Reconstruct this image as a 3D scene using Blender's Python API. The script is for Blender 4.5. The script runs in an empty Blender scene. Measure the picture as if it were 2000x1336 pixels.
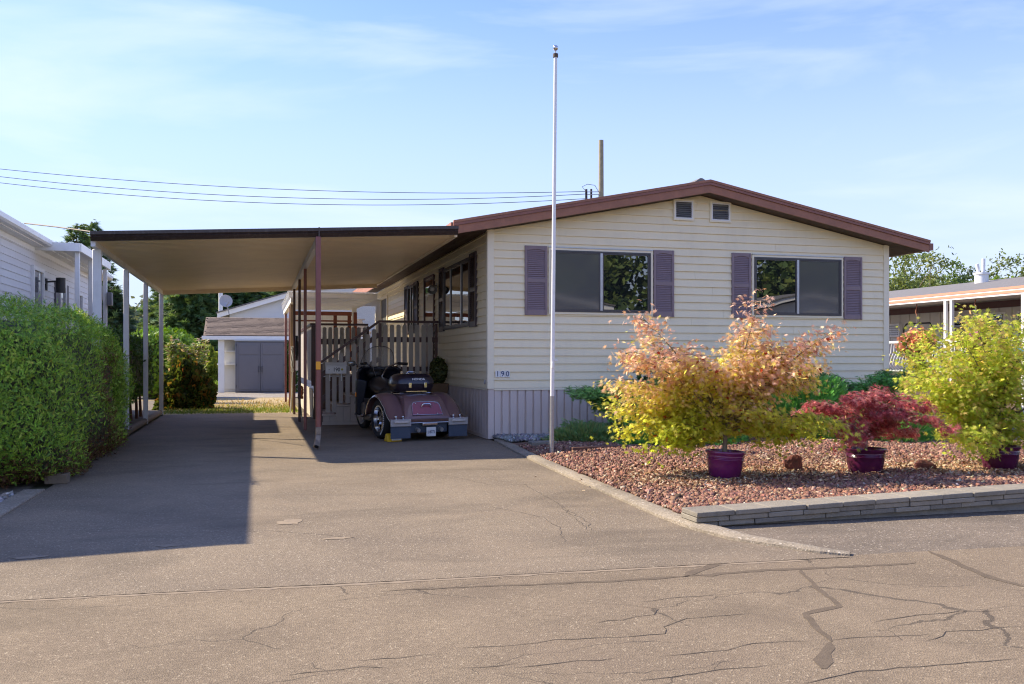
import bpy, bmesh, math, random
import numpy as np
from mathutils import Vector, Matrix
random.seed(7)
rng = np.random.default_rng(11)
R = math.radians
S = bpy.context.scene
COL = S.collection

# ---------------------------------------------------------------- camera, sky, sun, exposure
FPX, U0, VH, CAMH, YAW = 1783.0, 1000.0, 703.0, 1.24, R(15.66)
cam = bpy.data.cameras.new('camera'); camo = bpy.data.objects.new('camera', cam); COL.objects.link(camo)
cam.sensor_width = 36; cam.lens = FPX / 2000 * 36; cam.shift_y = (VH - 668) / 2000
cam.clip_start = .05; cam.clip_end = 2000
camo.location = (0, 0, CAMH); camo.rotation_euler = (R(90), 0, -YAW)
S.camera = camo

SUN_TO = Vector((-1.03, .62, 1.0)).normalized()
SUN_EL = math.asin(SUN_TO.z)
SUN_AZ = math.atan2(SUN_TO.x, SUN_TO.y)          # clockwise from +Y
w = bpy.data.worlds.new('World'); S.world = w; w.use_nodes = True
nt = w.node_tree; nt.nodes.clear()
wo = nt.nodes.new('ShaderNodeOutputWorld'); bg = nt.nodes.new('ShaderNodeBackground')
sky = nt.nodes.new('ShaderNodeTexSky'); sky.sky_type = 'NISHITA'; sky.sun_disc = False
sky.sun_elevation = SUN_EL; sky.sun_rotation = SUN_AZ
sky.air_density = 1.0; sky.dust_density = 0; sky.ozone_density = 6; sky.altitude = 500
# thin high cirrus: streaky noise on the sky direction, whitens the sky a little
tc = nt.nodes.new('ShaderNodeTexCoord'); mp = nt.nodes.new('ShaderNodeMapping')
mp.inputs['Scale'].default_value = (1.3, 1.3, 7.0); mp.inputs['Location'].default_value = (3.1, 1.7, .6); mp.inputs['Rotation'].default_value = (R(12), R(-16), R(20))
nz = nt.nodes.new('ShaderNodeTexNoise'); nz.inputs['Scale'].default_value = 1.5; nz.inputs['Detail'].default_value = 7; nz.inputs['Roughness'].default_value = .52
nz.inputs['Distortion'].default_value = .5
rp = nt.nodes.new('ShaderNodeValToRGB'); rp.color_ramp.elements[0].position = .45; rp.color_ramp.elements[1].position = .76
rp.color_ramp.elements[1].color = (.75, .75, .75, 1); rp.color_ramp.elements[0].color = (0, 0, 0, 1)
mxw = nt.nodes.new('ShaderNodeMix'); mxw.data_type = 'RGBA'
mxw.inputs['B'].default_value = (1.6, 1.74, 1.95, 1)
nt.links.new(tc.outputs['Generated'], mp.inputs['Vector']); nt.links.new(mp.outputs[0], nz.inputs['Vector'])
nt.links.new(nz.outputs['Fac'], rp.inputs['Fac']); nt.links.new(rp.outputs['Color'], mxw.inputs['Factor'])
# pale haze thickening evenly towards the horizon all round
sz_ = nt.nodes.new('ShaderNodeSeparateXYZ'); hz = nt.nodes.new('ShaderNodeMapRange'); hz.interpolation_type = 'SMOOTHSTEP'
hz.inputs['From Min'].default_value = 0; hz.inputs['From Max'].default_value = .45; hz.inputs['To Min'].default_value = 1.0; hz.inputs['To Max'].default_value = 0
mxh = nt.nodes.new('ShaderNodeMix'); mxh.data_type = 'RGBA'; mxh.inputs['B'].default_value = (1.14, 1.34, 1.68, 1)
nt.links.new(tc.outputs['Generated'], sz_.inputs[0]); nt.links.new(sz_.outputs['Z'], hz.inputs['Value']); nt.links.new(hz.outputs[0], mxh.inputs['Factor'])
wb = nt.nodes.new('ShaderNodeMix'); wb.data_type = 'RGBA'; wb.blend_type = 'MULTIPLY'; wb.inputs['Factor'].default_value = 1
wb.inputs['B'].default_value = (.455, .405, .53, 1)          # the photograph's warm white balance
nt.links.new(sky.outputs[0], wb.inputs['A']); nt.links.new(wb.outputs['Result'], mxh.inputs['A'])
nt.links.new(mxh.outputs['Result'], mxw.inputs['A']); nt.links.new(mxw.outputs['Result'], bg.inputs['Color'])
bg.inputs['Strength'].default_value = .15
nt.links.new(bg.outputs[0], wo.inputs['Surface'])

sl = bpy.data.lights.new('sun', 'SUN'); sl.energy = 2.1; sl.angle = R(.53); sl.color = (1, .87, .66)
so = bpy.data.objects.new('sun', sl); COL.objects.link(so)
so.rotation_euler = SUN_TO.to_track_quat('Z', 'Y').to_euler(); so.location = (-10, 10, 15)

vs = S.view_settings; vs.view_transform = 'Standard'; vs.look = 'None'; vs.exposure = 2.12; vs.gamma = 1; vs.use_curve_mapping = False
S.render.engine = 'CYCLES'
S.cycles.use_denoising = True; S.cycles.filter_width = 1.15
S.cycles.max_bounces = 7; S.cycles.diffuse_bounces = 4; S.cycles.transparent_max_bounces = 12

# ---------------------------------------------------------------- pixel -> place (distance always from a surface)
SA, CA = math.sin(YAW), math.cos(YAW)
def ray(u):
    t = (u - U0) / FPX
    return SA + t * CA, CA - t * SA
def gnd(u, v, Z=0.):
    d = (CAMH - Z) * FPX / (v - VH); a, b = ray(u)
    return Vector((a * d, b * d, Z))
def onY(u, v, Y):
    a, b = ray(u); d = Y / b
    return Vector((a * d, Y, CAMH - (v - VH) / FPX * d))
def onX(u, v, X):
    a, b = ray(u); d = X / a
    return Vector((X, b * d, CAMH - (v - VH) / FPX * d))
def atd(u, v, d):
    a, b = ray(u)
    return Vector((a * d, b * d, CAMH - (v - VH) / FPX * d))

# ---------------------------------------------------------------- materials
MATS = {}
def nodes_of(name):
    m = bpy.data.materials.new(name); m.use_nodes = True
    return m, m.node_tree, m.node_tree.nodes['Principled BSDF']
def mat(name, col, rough=.55, var=.12, scale=3., bump=0., bscale=60., metal=0., spec=.5, col2=None, coat=0., dirt=0., dcol=(.10, .085, .065)):
    if name in MATS: return MATS[name]
    m, t, b = nodes_of(name); N, L = t.nodes, t.links
    geo = N.new('ShaderNodeNewGeometry')
    n1 = N.new('ShaderNodeTexNoise'); n1.inputs['Scale'].default_value = scale; n1.inputs['Detail'].default_value = 6; n1.inputs['Roughness'].default_value = .65
    L.new(geo.outputs['Position'], n1.inputs['Vector'])
    mx = N.new('ShaderNodeMix'); mx.data_type = 'RGBA'
    c2 = col2 or tuple(c * (1 - var) for c in col)
    mx.inputs['A'].default_value = (*col, 1); mx.inputs['B'].default_value = (*c2, 1)
    rp = N.new('ShaderNodeMapRange'); rp.inputs['From Min'].default_value = .33; rp.inputs['From Max'].default_value = .67
    L.new(n1.outputs['Fac'], rp.inputs['Value']); L.new(rp.outputs[0], mx.inputs['Factor'])
    out = mx.outputs['Result']
    if dirt:
        n3 = N.new('ShaderNodeTexNoise'); n3.inputs['Scale'].default_value = scale * 3.3; n3.inputs['Detail'].default_value = 9; n3.inputs['Roughness'].default_value = .72
        mpn = N.new('ShaderNodeMapping'); mpn.inputs['Scale'].default_value = (1, 1, .35); mpn.inputs['Location'].default_value = (7, 3, 5)
        L.new(geo.outputs['Position'], mpn.inputs['Vector']); L.new(mpn.outputs[0], n3.inputs['Vector'])
        r3 = N.new('ShaderNodeMapRange'); r3.inputs['From Min'].default_value = .5; r3.inputs['From Max'].default_value = .78; r3.inputs['To Max'].default_value = dirt
        L.new(n3.outputs['Fac'], r3.inputs['Value'])
        m3 = N.new('ShaderNodeMix'); m3.data_type = 'RGBA'; m3.inputs['B'].default_value = (*dcol, 1)
        L.new(r3.outputs[0], m3.inputs['Factor']); L.new(out, m3.inputs['A']); out = m3.outputs['Result']
    L.new(out, b.inputs['Base Color'])
    b.inputs['Roughness'].default_value = rough; b.inputs['Metallic'].default_value = metal
    b.inputs['Specular IOR Level'].default_value = spec; b.inputs['Coat Weight'].default_value = coat
    if bump:
        n2 = N.new('ShaderNodeTexNoise'); n2.inputs['Scale'].default_value = bscale; n2.inputs['Detail'].default_value = 4
        L.new(geo.outputs['Position'], n2.inputs['Vector'])
        bp = N.new('ShaderNodeBump'); bp.inputs['Strength'].default_value = bump; bp.inputs['Distance'].default_value = .01
        L.new(n2.outputs['Fac'], bp.inputs['Height']); L.new(bp.outputs[0], b.inputs['Normal'])
    MATS[name] = m
    return m
def leafmat(name, trans=.4, rough=.45, tmul=(1.35, 1.25, .6)):
    if name in MATS: return MATS[name]
    m, t, b = nodes_of(name); N, L = t.nodes, t.links
    at = N.new('ShaderNodeAttribute'); at.attribute_name = 'tint'
    L.new(at.outputs['Color'], b.inputs['Base Color']); b.inputs['Roughness'].default_value = rough
    b.inputs['Specular IOR Level'].default_value = .35
    tr = N.new('ShaderNodeBsdfTranslucent'); ml = N.new('ShaderNodeMix'); ml.data_type = 'RGBA'; ml.blend_type = 'MULTIPLY'
    ml.inputs['Factor'].default_value = 1; ml.inputs['B'].default_value = (*tmul, 1)
    L.new(at.outputs['Color'], ml.inputs['A']); L.new(ml.outputs['Result'], tr.inputs['Color'])
    ms = N.new('ShaderNodeMixShader'); ms.inputs['Fac'].default_value = trans
    L.new(b.outputs[0], ms.inputs[1]); L.new(tr.outputs[0], ms.inputs[2])
    L.new(ms.outputs[0], N['Material Output'].inputs['Surface'])
    MATS[name] = m
    return m
def asphalt(name, ca, cb, cs, crack=.0, grain=1.0, stain=None):
    """aged asphalt: pale and dark aggregate grains, broad stains, optional fine crack web"""
    m, t, b = nodes_of(name); N, L = t.nodes, t.links
    geo = N.new('ShaderNodeNewGeometry')
    big = N.new('ShaderNodeTexNoise'); big.inputs['Scale'].default_value = .9; big.inputs['Detail'].default_value = 8; big.inputs['Roughness'].default_value = .6
    L.new(geo.outputs['Position'], big.inputs['Vector'])
    r1 = N.new('ShaderNodeMapRange'); r1.inputs['From Min'].default_value = .35; r1.inputs['From Max'].default_value = .65
    L.new(big.outputs['Fac'], r1.inputs['Value'])
    mx = N.new('ShaderNodeMix'); mx.data_type = 'RGBA'; mx.inputs['A'].default_value = (*ca, 1); mx.inputs['B'].default_value = (*cb, 1)
    L.new(r1.outputs[0], mx.inputs['Factor']); out = mx.outputs['Result']
    vo = N.new('ShaderNodeTexVoronoi'); vo.inputs['Scale'].default_value = 105 * grain
    L.new(geo.outputs['Position'], vo.inputs['Vector'])
    sp = N.new('ShaderNodeSeparateColor'); L.new(vo.outputs['Color'], sp.inputs[0])
    r2 = N.new('ShaderNodeMapRange'); r2.inputs['To Min'].default_value = .68; r2.inputs['To Max'].default_value = 1.32
    L.new(sp.outputs[0], r2.inputs['Value'])
    ml = N.new('ShaderNodeMix'); ml.data_type = 'RGBA'; ml.blend_type = 'MULTIPLY'; ml.inputs['Factor'].default_value = .75
    cc = N.new('ShaderNodeCombineColor')
    for i in range(3): L.new(r2.outputs[0], cc.inputs[i])
    L.new(out, ml.inputs['A']); L.new(cc.outputs[0], ml.inputs['B']); out = ml.outputs['Result']
    # scattered pale stones
    r4 = N.new('ShaderNodeMapRange'); r4.inputs['From Min'].default_value = .95; r4.inputs['From Max'].default_value = .98
    L.new(sp.outputs[1], r4.inputs['Value'])
    m4 = N.new('ShaderNodeMix'); m4.data_type = 'RGBA'; m4.inputs['B'].default_value = (*cs, 1)
    L.new(r4.outputs[0], m4.inputs['Factor']); L.new(out, m4.inputs['A']); out = m4.outputs['Result']
    # patches of dust and old oil
    n5 = N.new('ShaderNodeTexNoise'); n5.inputs['Scale'].default_value = .55; n5.inputs['Detail'].default_value = 10; n5.inputs['Roughness'].default_value = .68; n5.inputs['Distortion'].default_value = 1.2
    mp5 = N.new('ShaderNodeMapping'); mp5.inputs['Location'].default_value = (3, 9, 1); L.new(geo.outputs['Position'], mp5.inputs[0]); L.new(mp5.outputs[0], n5.inputs['Vector'])
    r5 = N.new('ShaderNodeMapRange'); r5.inputs['From Min'].default_value = .5; r5.inputs['From Max'].default_value = .72; r5.inputs['To Max'].default_value = .55
    L.new(n5.outputs['Fac'], r5.inputs['Value'])
    m5 = N.new('ShaderNodeMix'); m5.data_type = 'RGBA'; m5.inputs['B'].default_value = (*(stain or tuple(c * .55 for c in cb)), 1)
    L.new(r5.outputs[0], m5.inputs['Factor']); L.new(out, m5.inputs['A']); out = m5.outputs['Result']
    n6 = N.new('ShaderNodeTexNoise'); n6.inputs['Scale'].default_value = .42; n6.inputs['Detail'].default_value = 9; n6.inputs['Roughness'].default_value = .62; n6.inputs['Distortion'].default_value = 2.4
    mp6 = N.new('ShaderNodeMapping'); mp6.inputs['Location'].default_value = (11, 4, 2); mp6.inputs['Scale'].default_value = (.7, 1.3, 1); L.new(geo.outputs['Position'], mp6.inputs[0]); L.new(mp6.outputs[0], n6.inputs['Vector'])
    r6 = N.new('ShaderNodeMapRange'); r6.inputs['From Min'].default_value = .5; r6.inputs['From Max'].default_value = .68; r6.inputs['To Max'].default_value = .42
    L.new(n6.outputs['Fac'], r6.inputs['Value'])
    m7 = N.new('ShaderNodeMix'); m7.data_type = 'RGBA'; m7.inputs['B'].default_value = (*tuple(c * .52 for c in cb), 1)
    L.new(r6.outputs[0], m7.inputs['Factor']); L.new(out, m7.inputs['A']); out = m7.outputs['Result']
    hgt = vo.outputs['Distance']
    if crack:
        wn = N.new('ShaderNodeTexNoise'); wn.inputs['Scale'].default_value = 2.2; wn.inputs['Detail'].default_value = 5
        L.new(geo.outputs['Position'], wn.inputs['Vector'])
        va = N.new('ShaderNodeVectorMath'); va.operation = 'MULTIPLY_ADD'; va.inputs[1].default_value = (.5, .5, .0)
        L.new(wn.outputs['Color'], va.inputs[0]); L.new(geo.outputs['Position'], va.inputs[2])
        mpc = N.new('ShaderNodeMapping'); mpc.inputs['Scale'].default_value = (.55, 1.25, 1); L.new(va.outputs[0], mpc.inputs[0])
        vc = N.new('ShaderNodeTexVoronoi'); vc.feature = 'DISTANCE_TO_EDGE'; vc.inputs['Scale'].default_value = 1.05; L.new(mpc.outputs[0], vc.inputs['Vector'])
        gate = N.new('ShaderNodeTexNoise'); gate.inputs['Scale'].default_value = 1.1; gate.inputs['Detail'].default_value = 3
        L.new(geo.outputs['Position'], gate.inputs['Vector'])
        rg = N.new('ShaderNodeMapRange'); rg.inputs['From Min'].default_value = .42; rg.inputs['From Max'].default_value = .62
        rg.inputs['To Min'].default_value = .0005; rg.inputs['To Max'].default_value = .006; L.new(gate.outputs['Fac'], rg.inputs['Value'])
        lt = N.new('ShaderNodeMath'); lt.operation = 'LESS_THAN'; L.new(vc.outputs['Distance'], lt.inputs[0]); L.new(rg.outputs[0], lt.inputs[1])
        mc = N.new('ShaderNodeMath'); mc.operation = 'MULTIPLY'; mc.inputs[1].default_value = crack; L.new(lt.outputs[0], mc.inputs[0])
        m6 = N.new('ShaderNodeMix'); m6.data_type = 'RGBA'; m6.inputs['B'].default_value = (.045, .038, .03, 1)
        L.new(mc.outputs[0], m6.inputs['Factor']); L.new(out, m6.inputs['A']); out = m6.outputs['Result']
    L.new(out, b.inputs['Base Color']); b.inputs['Roughness'].default_value = .85; b.inputs['Specular IOR Level'].default_value = .25
    bp = N.new('ShaderNodeBump'); bp.inputs['Strength'].default_value = .55; bp.inputs['Distance'].default_value = .006
    L.new(hgt, bp.inputs['Height']); L.new(bp.outputs[0], b.inputs['Normal'])
    MATS[name] = m
    return m
def glassmat(name, col=(.012, .014, .016), ior=2.3, rough=.01, wav=.004):
    m, t, b = nodes_of(name); N, L = t.nodes, t.links
    b.inputs['Base Color'].default_value = (*col, 1); b.inputs['Roughness'].default_value = rough; b.inputs['IOR'].default_value = ior
    geo = N.new('ShaderNodeNewGeometry'); n = N.new('ShaderNodeTexNoise'); n.inputs['Scale'].default_value = 1.7; n.inputs['Detail'].default_value = 1
    L.new(geo.outputs['Position'], n.inputs['Vector']); bp = N.new('ShaderNodeBump'); bp.inputs['Strength'].default_value = wav; bp.inputs['Distance'].default_value = .2
    L.new(n.outputs['Fac'], bp.inputs['Height']); L.new(bp.outputs[0], b.inputs['Normal'])
    MATS[name] = m
    return m
def clearmat(name, col, alpha):
    m, t, b = nodes_of(name)
    b.inputs['Base Color'].default_value = (*col, 1); b.inputs['Alpha'].default_value = alpha; b.inputs['Roughness'].default_value = .05
    MATS[name] = m
    return m

# ---------------------------------------------------------------- mesh building
def tag(o, label=None, cat=None, group=None, kind=None):
    if label: o['label'] = label
    if cat: o['category'] = cat
    if group: o['group'] = group
    if kind: o['kind'] = kind
    return o
def thing(name, loc, label, cat, group=None, rz=0.):
    o = bpy.data.objects.new(name, None); COL.objects.link(o)
    o.location = loc; o.rotation_euler = (0, 0, rz); o.empty_display_size = .1
    return tag(o, label, cat, group)
def attach(o, parent, local=False):
    if parent is not None:
        o.parent = parent
        if parent.type == 'EMPTY' and not local:
            o.matrix_parent_inverse = Matrix.Translation(-Vector(parent.location))
class MB:
    def __init__(s): s.v = []; s.f = []
    def add(s, vs, fs):
        n = len(s.v); s.v += [tuple(p) for p in vs]; s.f += [tuple(i + n for i in f) for f in fs]; return s
    def box(s, x0, x1, y0, y1, z0, z1):
        return s.add([(x0, y0, z0), (x1, y0, z0), (x1, y1, z0), (x0, y1, z0), (x0, y0, z1), (x1, y0, z1), (x1, y1, z1), (x0, y1, z1)],
                     [(0, 3, 2, 1), (4, 5, 6, 7), (0, 1, 5, 4), (1, 2, 6, 5), (2, 3, 7, 6), (3, 0, 4, 7)])
    def hexa(s, p):       # eight corners: bottom ring then top ring
        return s.add(p, [(0, 3, 2, 1), (4, 5, 6, 7), (0, 1, 5, 4), (1, 2, 6, 5), (2, 3, 7, 6), (3, 0, 4, 7)])
    def obox(s, c, size, M):
        c = Vector(c); h = [d / 2 for d in size]
        p = [c + M @ Vector((sx * h[0], sy * h[1], sz * h[2])) for sz in (-1, 1) for sx, sy in ((-1, -1), (1, -1), (1, 1), (-1, 1))]
        return s.hexa(p)
    def bar(s, a, b, wd, ht, up=(0, 0, 1)):
        a, b = Vector(a), Vector(b); d = (b - a).normalized(); up = Vector(up)
        x = d.cross(up).normalized(); u = x.cross(d)
        p = []
        for q in (a, b):
            p += [q - x * wd / 2 - u * ht / 2, q + x * wd / 2 - u * ht / 2, q + x * wd / 2 + u * ht / 2, q - x * wd / 2 + u * ht / 2]
        return s.hexa(p)
    def prism(s, poly, fn):      # poly of 2d points; fn(a,b,k) -> 3d point for k = 0, 1
        n = len(poly)
        vs = [fn(a, b, 0) for a, b in poly] + [fn(a, b, 1) for a, b in poly]
        fs = [tuple(range(n - 1, -1, -1)), tuple(range(n, 2 * n))] + [(i, (i + 1) % n, n + (i + 1) % n, n + i) for i in range(n)]
        return s.add(vs, fs)
    def tube(s, pts, r, n=8, cap=True):
        pts = [Vector(p) for p in pts]; rs = r if hasattr(r, '__len__') else [r] * len(pts)
        vs, fs, prev = [], [], None
        for i, p in enumerate(pts):
            d = (pts[min(i + 1, len(pts) - 1)] - pts[max(i - 1, 0)])
            d = d.normalized() if d.length > 1e-9 else Vector((0, 0, 1))
            a = prev if prev is not None else (Vector((1, 0, 0)) if abs(d.x) < .9 else Vector((0, 1, 0)))
            x = (a - d * a.dot(d))
            x = x.normalized() if x.length > 1e-6 else d.orthogonal().normalized()
            y = d.cross(x); prev = x
            for k in range(n):
                t = 2 * math.pi * k / n
                vs.append(p + (x * math.cos(t) + y * math.sin(t)) * rs[i])
        for i in range(len(pts) - 1):
            for k in range(n):
                fs.append((i * n + k, i * n + (k + 1) % n, (i + 1) * n + (k + 1) % n, (i + 1) * n + k))
        if cap:
            fs.append(tuple(range(n - 1, -1, -1))); fs.append(tuple(range((len(pts) - 1) * n, len(pts) * n)))
        return s.add(vs, fs)
    def lathe(s, prof, c=(0, 0, 0), n=24, M=None, cap=True):
        c = Vector(c); M = M or Matrix.Identity(3); vs, fs = [], []
        for r, z in prof:
            for k in range(n):
                t = 2 * math.pi * k / n
                vs.append(c + M @ Vector((r * math.cos(t), r * math.sin(t), z)))
        for i in range(len(prof) - 1):
            for k in range(n):
                fs.append((i * n + k, i * n + (k + 1) % n, (i + 1) * n + (k + 1) % n, (i + 1) * n + k))
        if cap:
            fs.append(tuple(range(n - 1, -1, -1))); fs.append(tuple(range((len(prof) - 1) * n, len(prof) * n)))
        return s.add(vs, fs)
    def ball(s, c, r, nu=14, nv=8):
        r = r if hasattr(r, '__len__') else (r, r, r)
        prof = [(math.sin(math.pi * i / nv), -math.cos(math.pi * i / nv)) for i in range(1, nv)]
        return s.lathe(prof, c, nu, Matrix.Diagonal(r))
    def grid(s, rows):
        n = len(rows[0]); vs = [p for r in rows for p in r]
        return s.add(vs, [(i * n + k, i * n + k + 1, (i + 1) * n + k + 1, (i + 1) * n + k) for i in range(len(rows) - 1) for k in range(n - 1)])
    def build(s, name, m, parent=None, smooth=False, bevel=0., seg=2, solid=0., local=False, ang=40):
        me = bpy.data.meshes.new(name); me.from_pydata(s.v, [], s.f)
        bm = bmesh.new(); bm.from_mesh(me); bmesh.ops.recalc_face_normals(bm, faces=bm.faces); bm.to_mesh(me); bm.free()
        o = bpy.data.objects.new(name, me); COL.objects.link(o)
        me.materials.append(m if not isinstance(m, str) else MATS[m])
        if smooth:
            me.shade_smooth(); me.set_sharp_from_angle(angle=R(ang))
        if solid:
            md = o.modifiers.new('solid', 'SOLIDIFY'); md.thickness = solid; md.offset = -1
        if bevel:
            md = o.modifiers.new('bevel', 'BEVEL'); md.width = bevel; md.segments = seg; md.limit_method = 'ANGLE'; md.angle_limit = R(35)
            if not smooth: me.shade_smooth(); me.set_sharp_from_angle(angle=R(40)); md.harden_normals = False
        attach(o, parent, local)
        return o
def copy_tree(o, parent=None):
    c = o.copy(); COL.objects.link(c)
    if parent is not None: c.parent = parent
    for ch in [x for x in bpy.data.objects if x.parent == o and x is not c]: copy_tree(ch, c)
    return c
def text(name, body, size, loc, m, parent, rot=(R(90), 0, 0), ext=.001, local=False, sx=1.):
    cu = bpy.data.curves.new(name, 'FONT'); cu.body = body; cu.size = size; cu.extrude = ext; cu.align_x = 'CENTER'; cu.align_y = 'CENTER'; cu.offset = size * .012
    tmp = bpy.data.objects.new('tmp', cu); me = bpy.data.meshes.new_from_object(tmp); bpy.data.objects.remove(tmp)
    me.name = name; me.materials.clear(); me.materials.append(m)
    o = bpy.data.objects.new(name, me); COL.objects.link(o); o.location = loc; o.rotation_euler = rot; o.scale = (sx, 1, 1)
    attach(o, parent, local)
    return o

# leaf clouds -------------------------------------------------------
def norm(a): return a / np.maximum(np.linalg.norm(a, axis=-1, keepdims=True), 1e-9)
def cloud(name, pts, nrm, size, tmpl, tint, m, parent=None, axis=None, local=False):
    """many small leaves as one mesh. tmpl = (verts kx3, tris jx3); nrm = leaf normals; axis = wished leaf length direction"""
    pts = np.asarray(pts, float); n = len(pts); tv, tf = np.asarray(tmpl[0], float), np.asarray(tmpl[1], int)
    nrm = norm(np.asarray(nrm, float)); ax = rng.normal(size=(n, 3)) if axis is None else np.asarray(axis, float)
    b = norm(ax - (ax * nrm).sum(1, keepdims=True) * nrm); t = np.cross(b, nrm)
    size = np.broadcast_to(np.asarray(size, float), (n,))[:, None, None]
    V = pts[:, None, :] + size * (tv[None, :, 0:1] * t[:, None, :] + tv[None, :, 1:2] * b[:, None, :] + tv[None, :, 2:3] * nrm[:, None, :])
    k, j = len(tv), len(tf)
    F = (tf[None] + (np.arange(n) * k)[:, None, None]).reshape(-1, 3)
    V = V.reshape(-1, 3)
    me = bpy.data.meshes.new(name); me.vertices.add(len(V)); me.vertices.foreach_set('co', V.ravel())
    me.loops.add(len(F) * 3); me.loops.foreach_set('vertex_index', F.ravel().astype(np.int32))
    me.polygons.add(len(F)); me.polygons.foreach_set('loop_start', np.arange(0, len(F) * 3, 3, dtype=np.int32))
    me.update(calc_edges=True)
    at = me.attributes.new('tint', 'FLOAT_COLOR', 'POINT')
    c = np.ones((n, k, 4), np.float32); c[:, :, :3] = np.asarray(tint)[:, None, :]
    at.data.foreach_set('color', c.ravel())
    me.materials.append(m)
    o = bpy.data.objects.new(name, me); COL.objects.link(o); attach(o, parent, local)
    return o
def fan(outline, base=(0, 0, 0)):
    v = [base] + list(outline); return v, [(0, i, i + 1) for i in range(1, len(v) - 1)]
def maple_leaf(lobes=7, narrow=.5):
    pts = []
    angs = np.linspace(-125, 125, lobes); lens = np.interp(np.abs(angs), [0, 60, 125], [1., .85, .45])
    for i, (a, l) in enumerate(zip(angs, lens)):
        t = R(a); pts.append((math.sin(t) * l, math.cos(t) * l + .15, -.18 * l * l))
        if i < lobes - 1:
            t2 = R((a + angs[i + 1]) / 2); l2 = narrow * min(l, lens[i + 1]); pts.append((math.sin(t2) * l2, math.cos(t2) * l2 + .15, -.02))
    return fan(pts, (0, 0, 0))
MAPLE = maple_leaf(7, .42); LACE = maple_leaf(7, .20)
OVAL = fan([(-.16, .2, .02), (-.22, .5, .05), (-.1, .85, 0), (0, 1, -.04), (.1, .85, 0), (.22, .5, .05), (.16, .2, .02)])
QUADL = ([(-.5, -.5, 0), (.5, -.4, .1), (.4, .5, 0), (-.45, .45, .12)], [(0, 1, 2), (0, 2, 3)])
def spray(nl=3, wd=.16, sp=.42):
    v, f = [], []
    def blade(x, y, a, l, wdt):
        n = len(v); t = R(a); dx, dy = math.sin(t), math.cos(t); px, py = dy, -dx
        v.extend([(x - px * wdt / 2, y - py * wdt / 2, 0), (x + px * wdt / 2, y + py * wdt / 2, 0), (x + dx * l, y + dy * l, -.08 * l)]); f.append((n, n + 1, n + 2))
    blade(0, 0, 0, 1., wd)
    for i in range(nl):
        y = .12 + i * .25; l = sp * (1 - .18 * i)
        blade(0, y, 38, l, wd * .9); blade(0, y, -38, l, wd * .9)
    return v, f
SPRAY = spray(3, .115, .42); SPRAY2 = spray(2, .2, .5); NEEDLE = spray(3, .10, .5)
def tints(n, cols, wts=None, jit=.18):
    cols = np.asarray(cols, float); i = rng.choice(len(cols), n, p=None if wts is None else np.asarray(wts) / np.sum(wts))
    c = cols[i] * (1 + rng.normal(size=(n, 1)) * jit)
    return np.clip(c * (1 + rng.normal(size=(n, 3)) * jit * .3), .004, .95)
# ---------------------------------------------------------------- palette
CREAM = mat('cream_vinyl', (.90, .79, .54), .5, .05, 1.2, .08, 90, dirt=.2, dcol=(.5, .45, .33))
CREAMT = mat('cream_trim', (.90, .81, .60), .45, .05, 2)
SKIRT = mat('grey_skirting', (.66, .56, .50), .55, .06, 2, .05, 80, dirt=.14, dcol=(.22, .19, .16))
BROWN = mat('brown_fascia_paint', (.36, .15, .085), .5, .22, 5, .1, 70, dirt=.25, dcol=(.09, .045, .04))
BROWNT = mat('plum_brown_trim', (.28, .11, .08), .45, .25, 6, dirt=.3, dcol=(.22, .10, .08))
BROWND = mat('dark_brown_paint', (.085, .03, .026), .42, .2, 6, dirt=.2, dcol=(.12, .06, .05))
SOFFIT = mat('brown_soffit', (.085, .045, .03), .6, .25, 6)
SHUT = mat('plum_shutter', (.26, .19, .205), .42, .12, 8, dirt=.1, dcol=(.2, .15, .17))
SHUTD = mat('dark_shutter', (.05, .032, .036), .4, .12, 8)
ALU = mat('aluminium', (.50, .51, .53), .38, .1, 12, metal=.8)
ALUD = mat('dark_frame', (.085, .08, .085), .35, .15, 9, metal=.4)
WHITE = mat('white_paint', (.84, .83, .80), .45, .06, 4, dirt=.12, dcol=(.35, .33, .29))
WHITEM = mat('white_metal', (.80, .80, .79), .4, .08, 5, dirt=.2, dcol=(.36, .34, .3))
PAN = mat('carport_pan', (.88, .73, .50), .42, .10, 1.6, dirt=.15, dcol=(.5, .4, .27))
GUT = mat('brown_gutter', (.055, .037, .033), .38, .25, 9, dirt=.28, dcol=(.26, .24, .22))
POSTR = mat('oxide_post', (.25, .085, .07), .42, .2, 8, dirt=.22, dcol=(.10, .06, .055))
PICK = mat('grey_picket', (.46, .415, .37), .6, .1, 7, .1, 80, dirt=.15, dcol=(.17, .15, .13))
STAIR = mat('taupe_stair', (.52, .45, .39), .6, .1, 6, dirt=.2, dcol=(.2, .17, .14))
WOODR = mat('red_timber', (.22, .06, .03), .5, .25, 8)
SHINGLE = mat('weathered_shingle', (.22, .165, .125), .9, .35, 14, .4, 60)
ROOFG = mat('grey_shingle', (.20, .19, .185), .9, .3, 10, .4, 50)
GLASS = glassmat('window_glass', ior=2.7, wav=.006)
SCREEN = glassmat('insect_screen', (.11, .108, .105), ior=1.75, rough=.06, wav=.006)
CONC = mat('concrete', (.30, .275, .235), .9, .25, 9, .5, 120, dirt=.35, dcol=(.16, .14, .11))
STEEL = mat('galvanised', (.42, .41, .40), .45, .2, 20, metal=.6)
BLACK = mat('black_plastic', (.012, .012, .013), .45, .2, 8)
INK = mat('black_ink', (.012, .011, .011), .6, .1)

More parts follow.
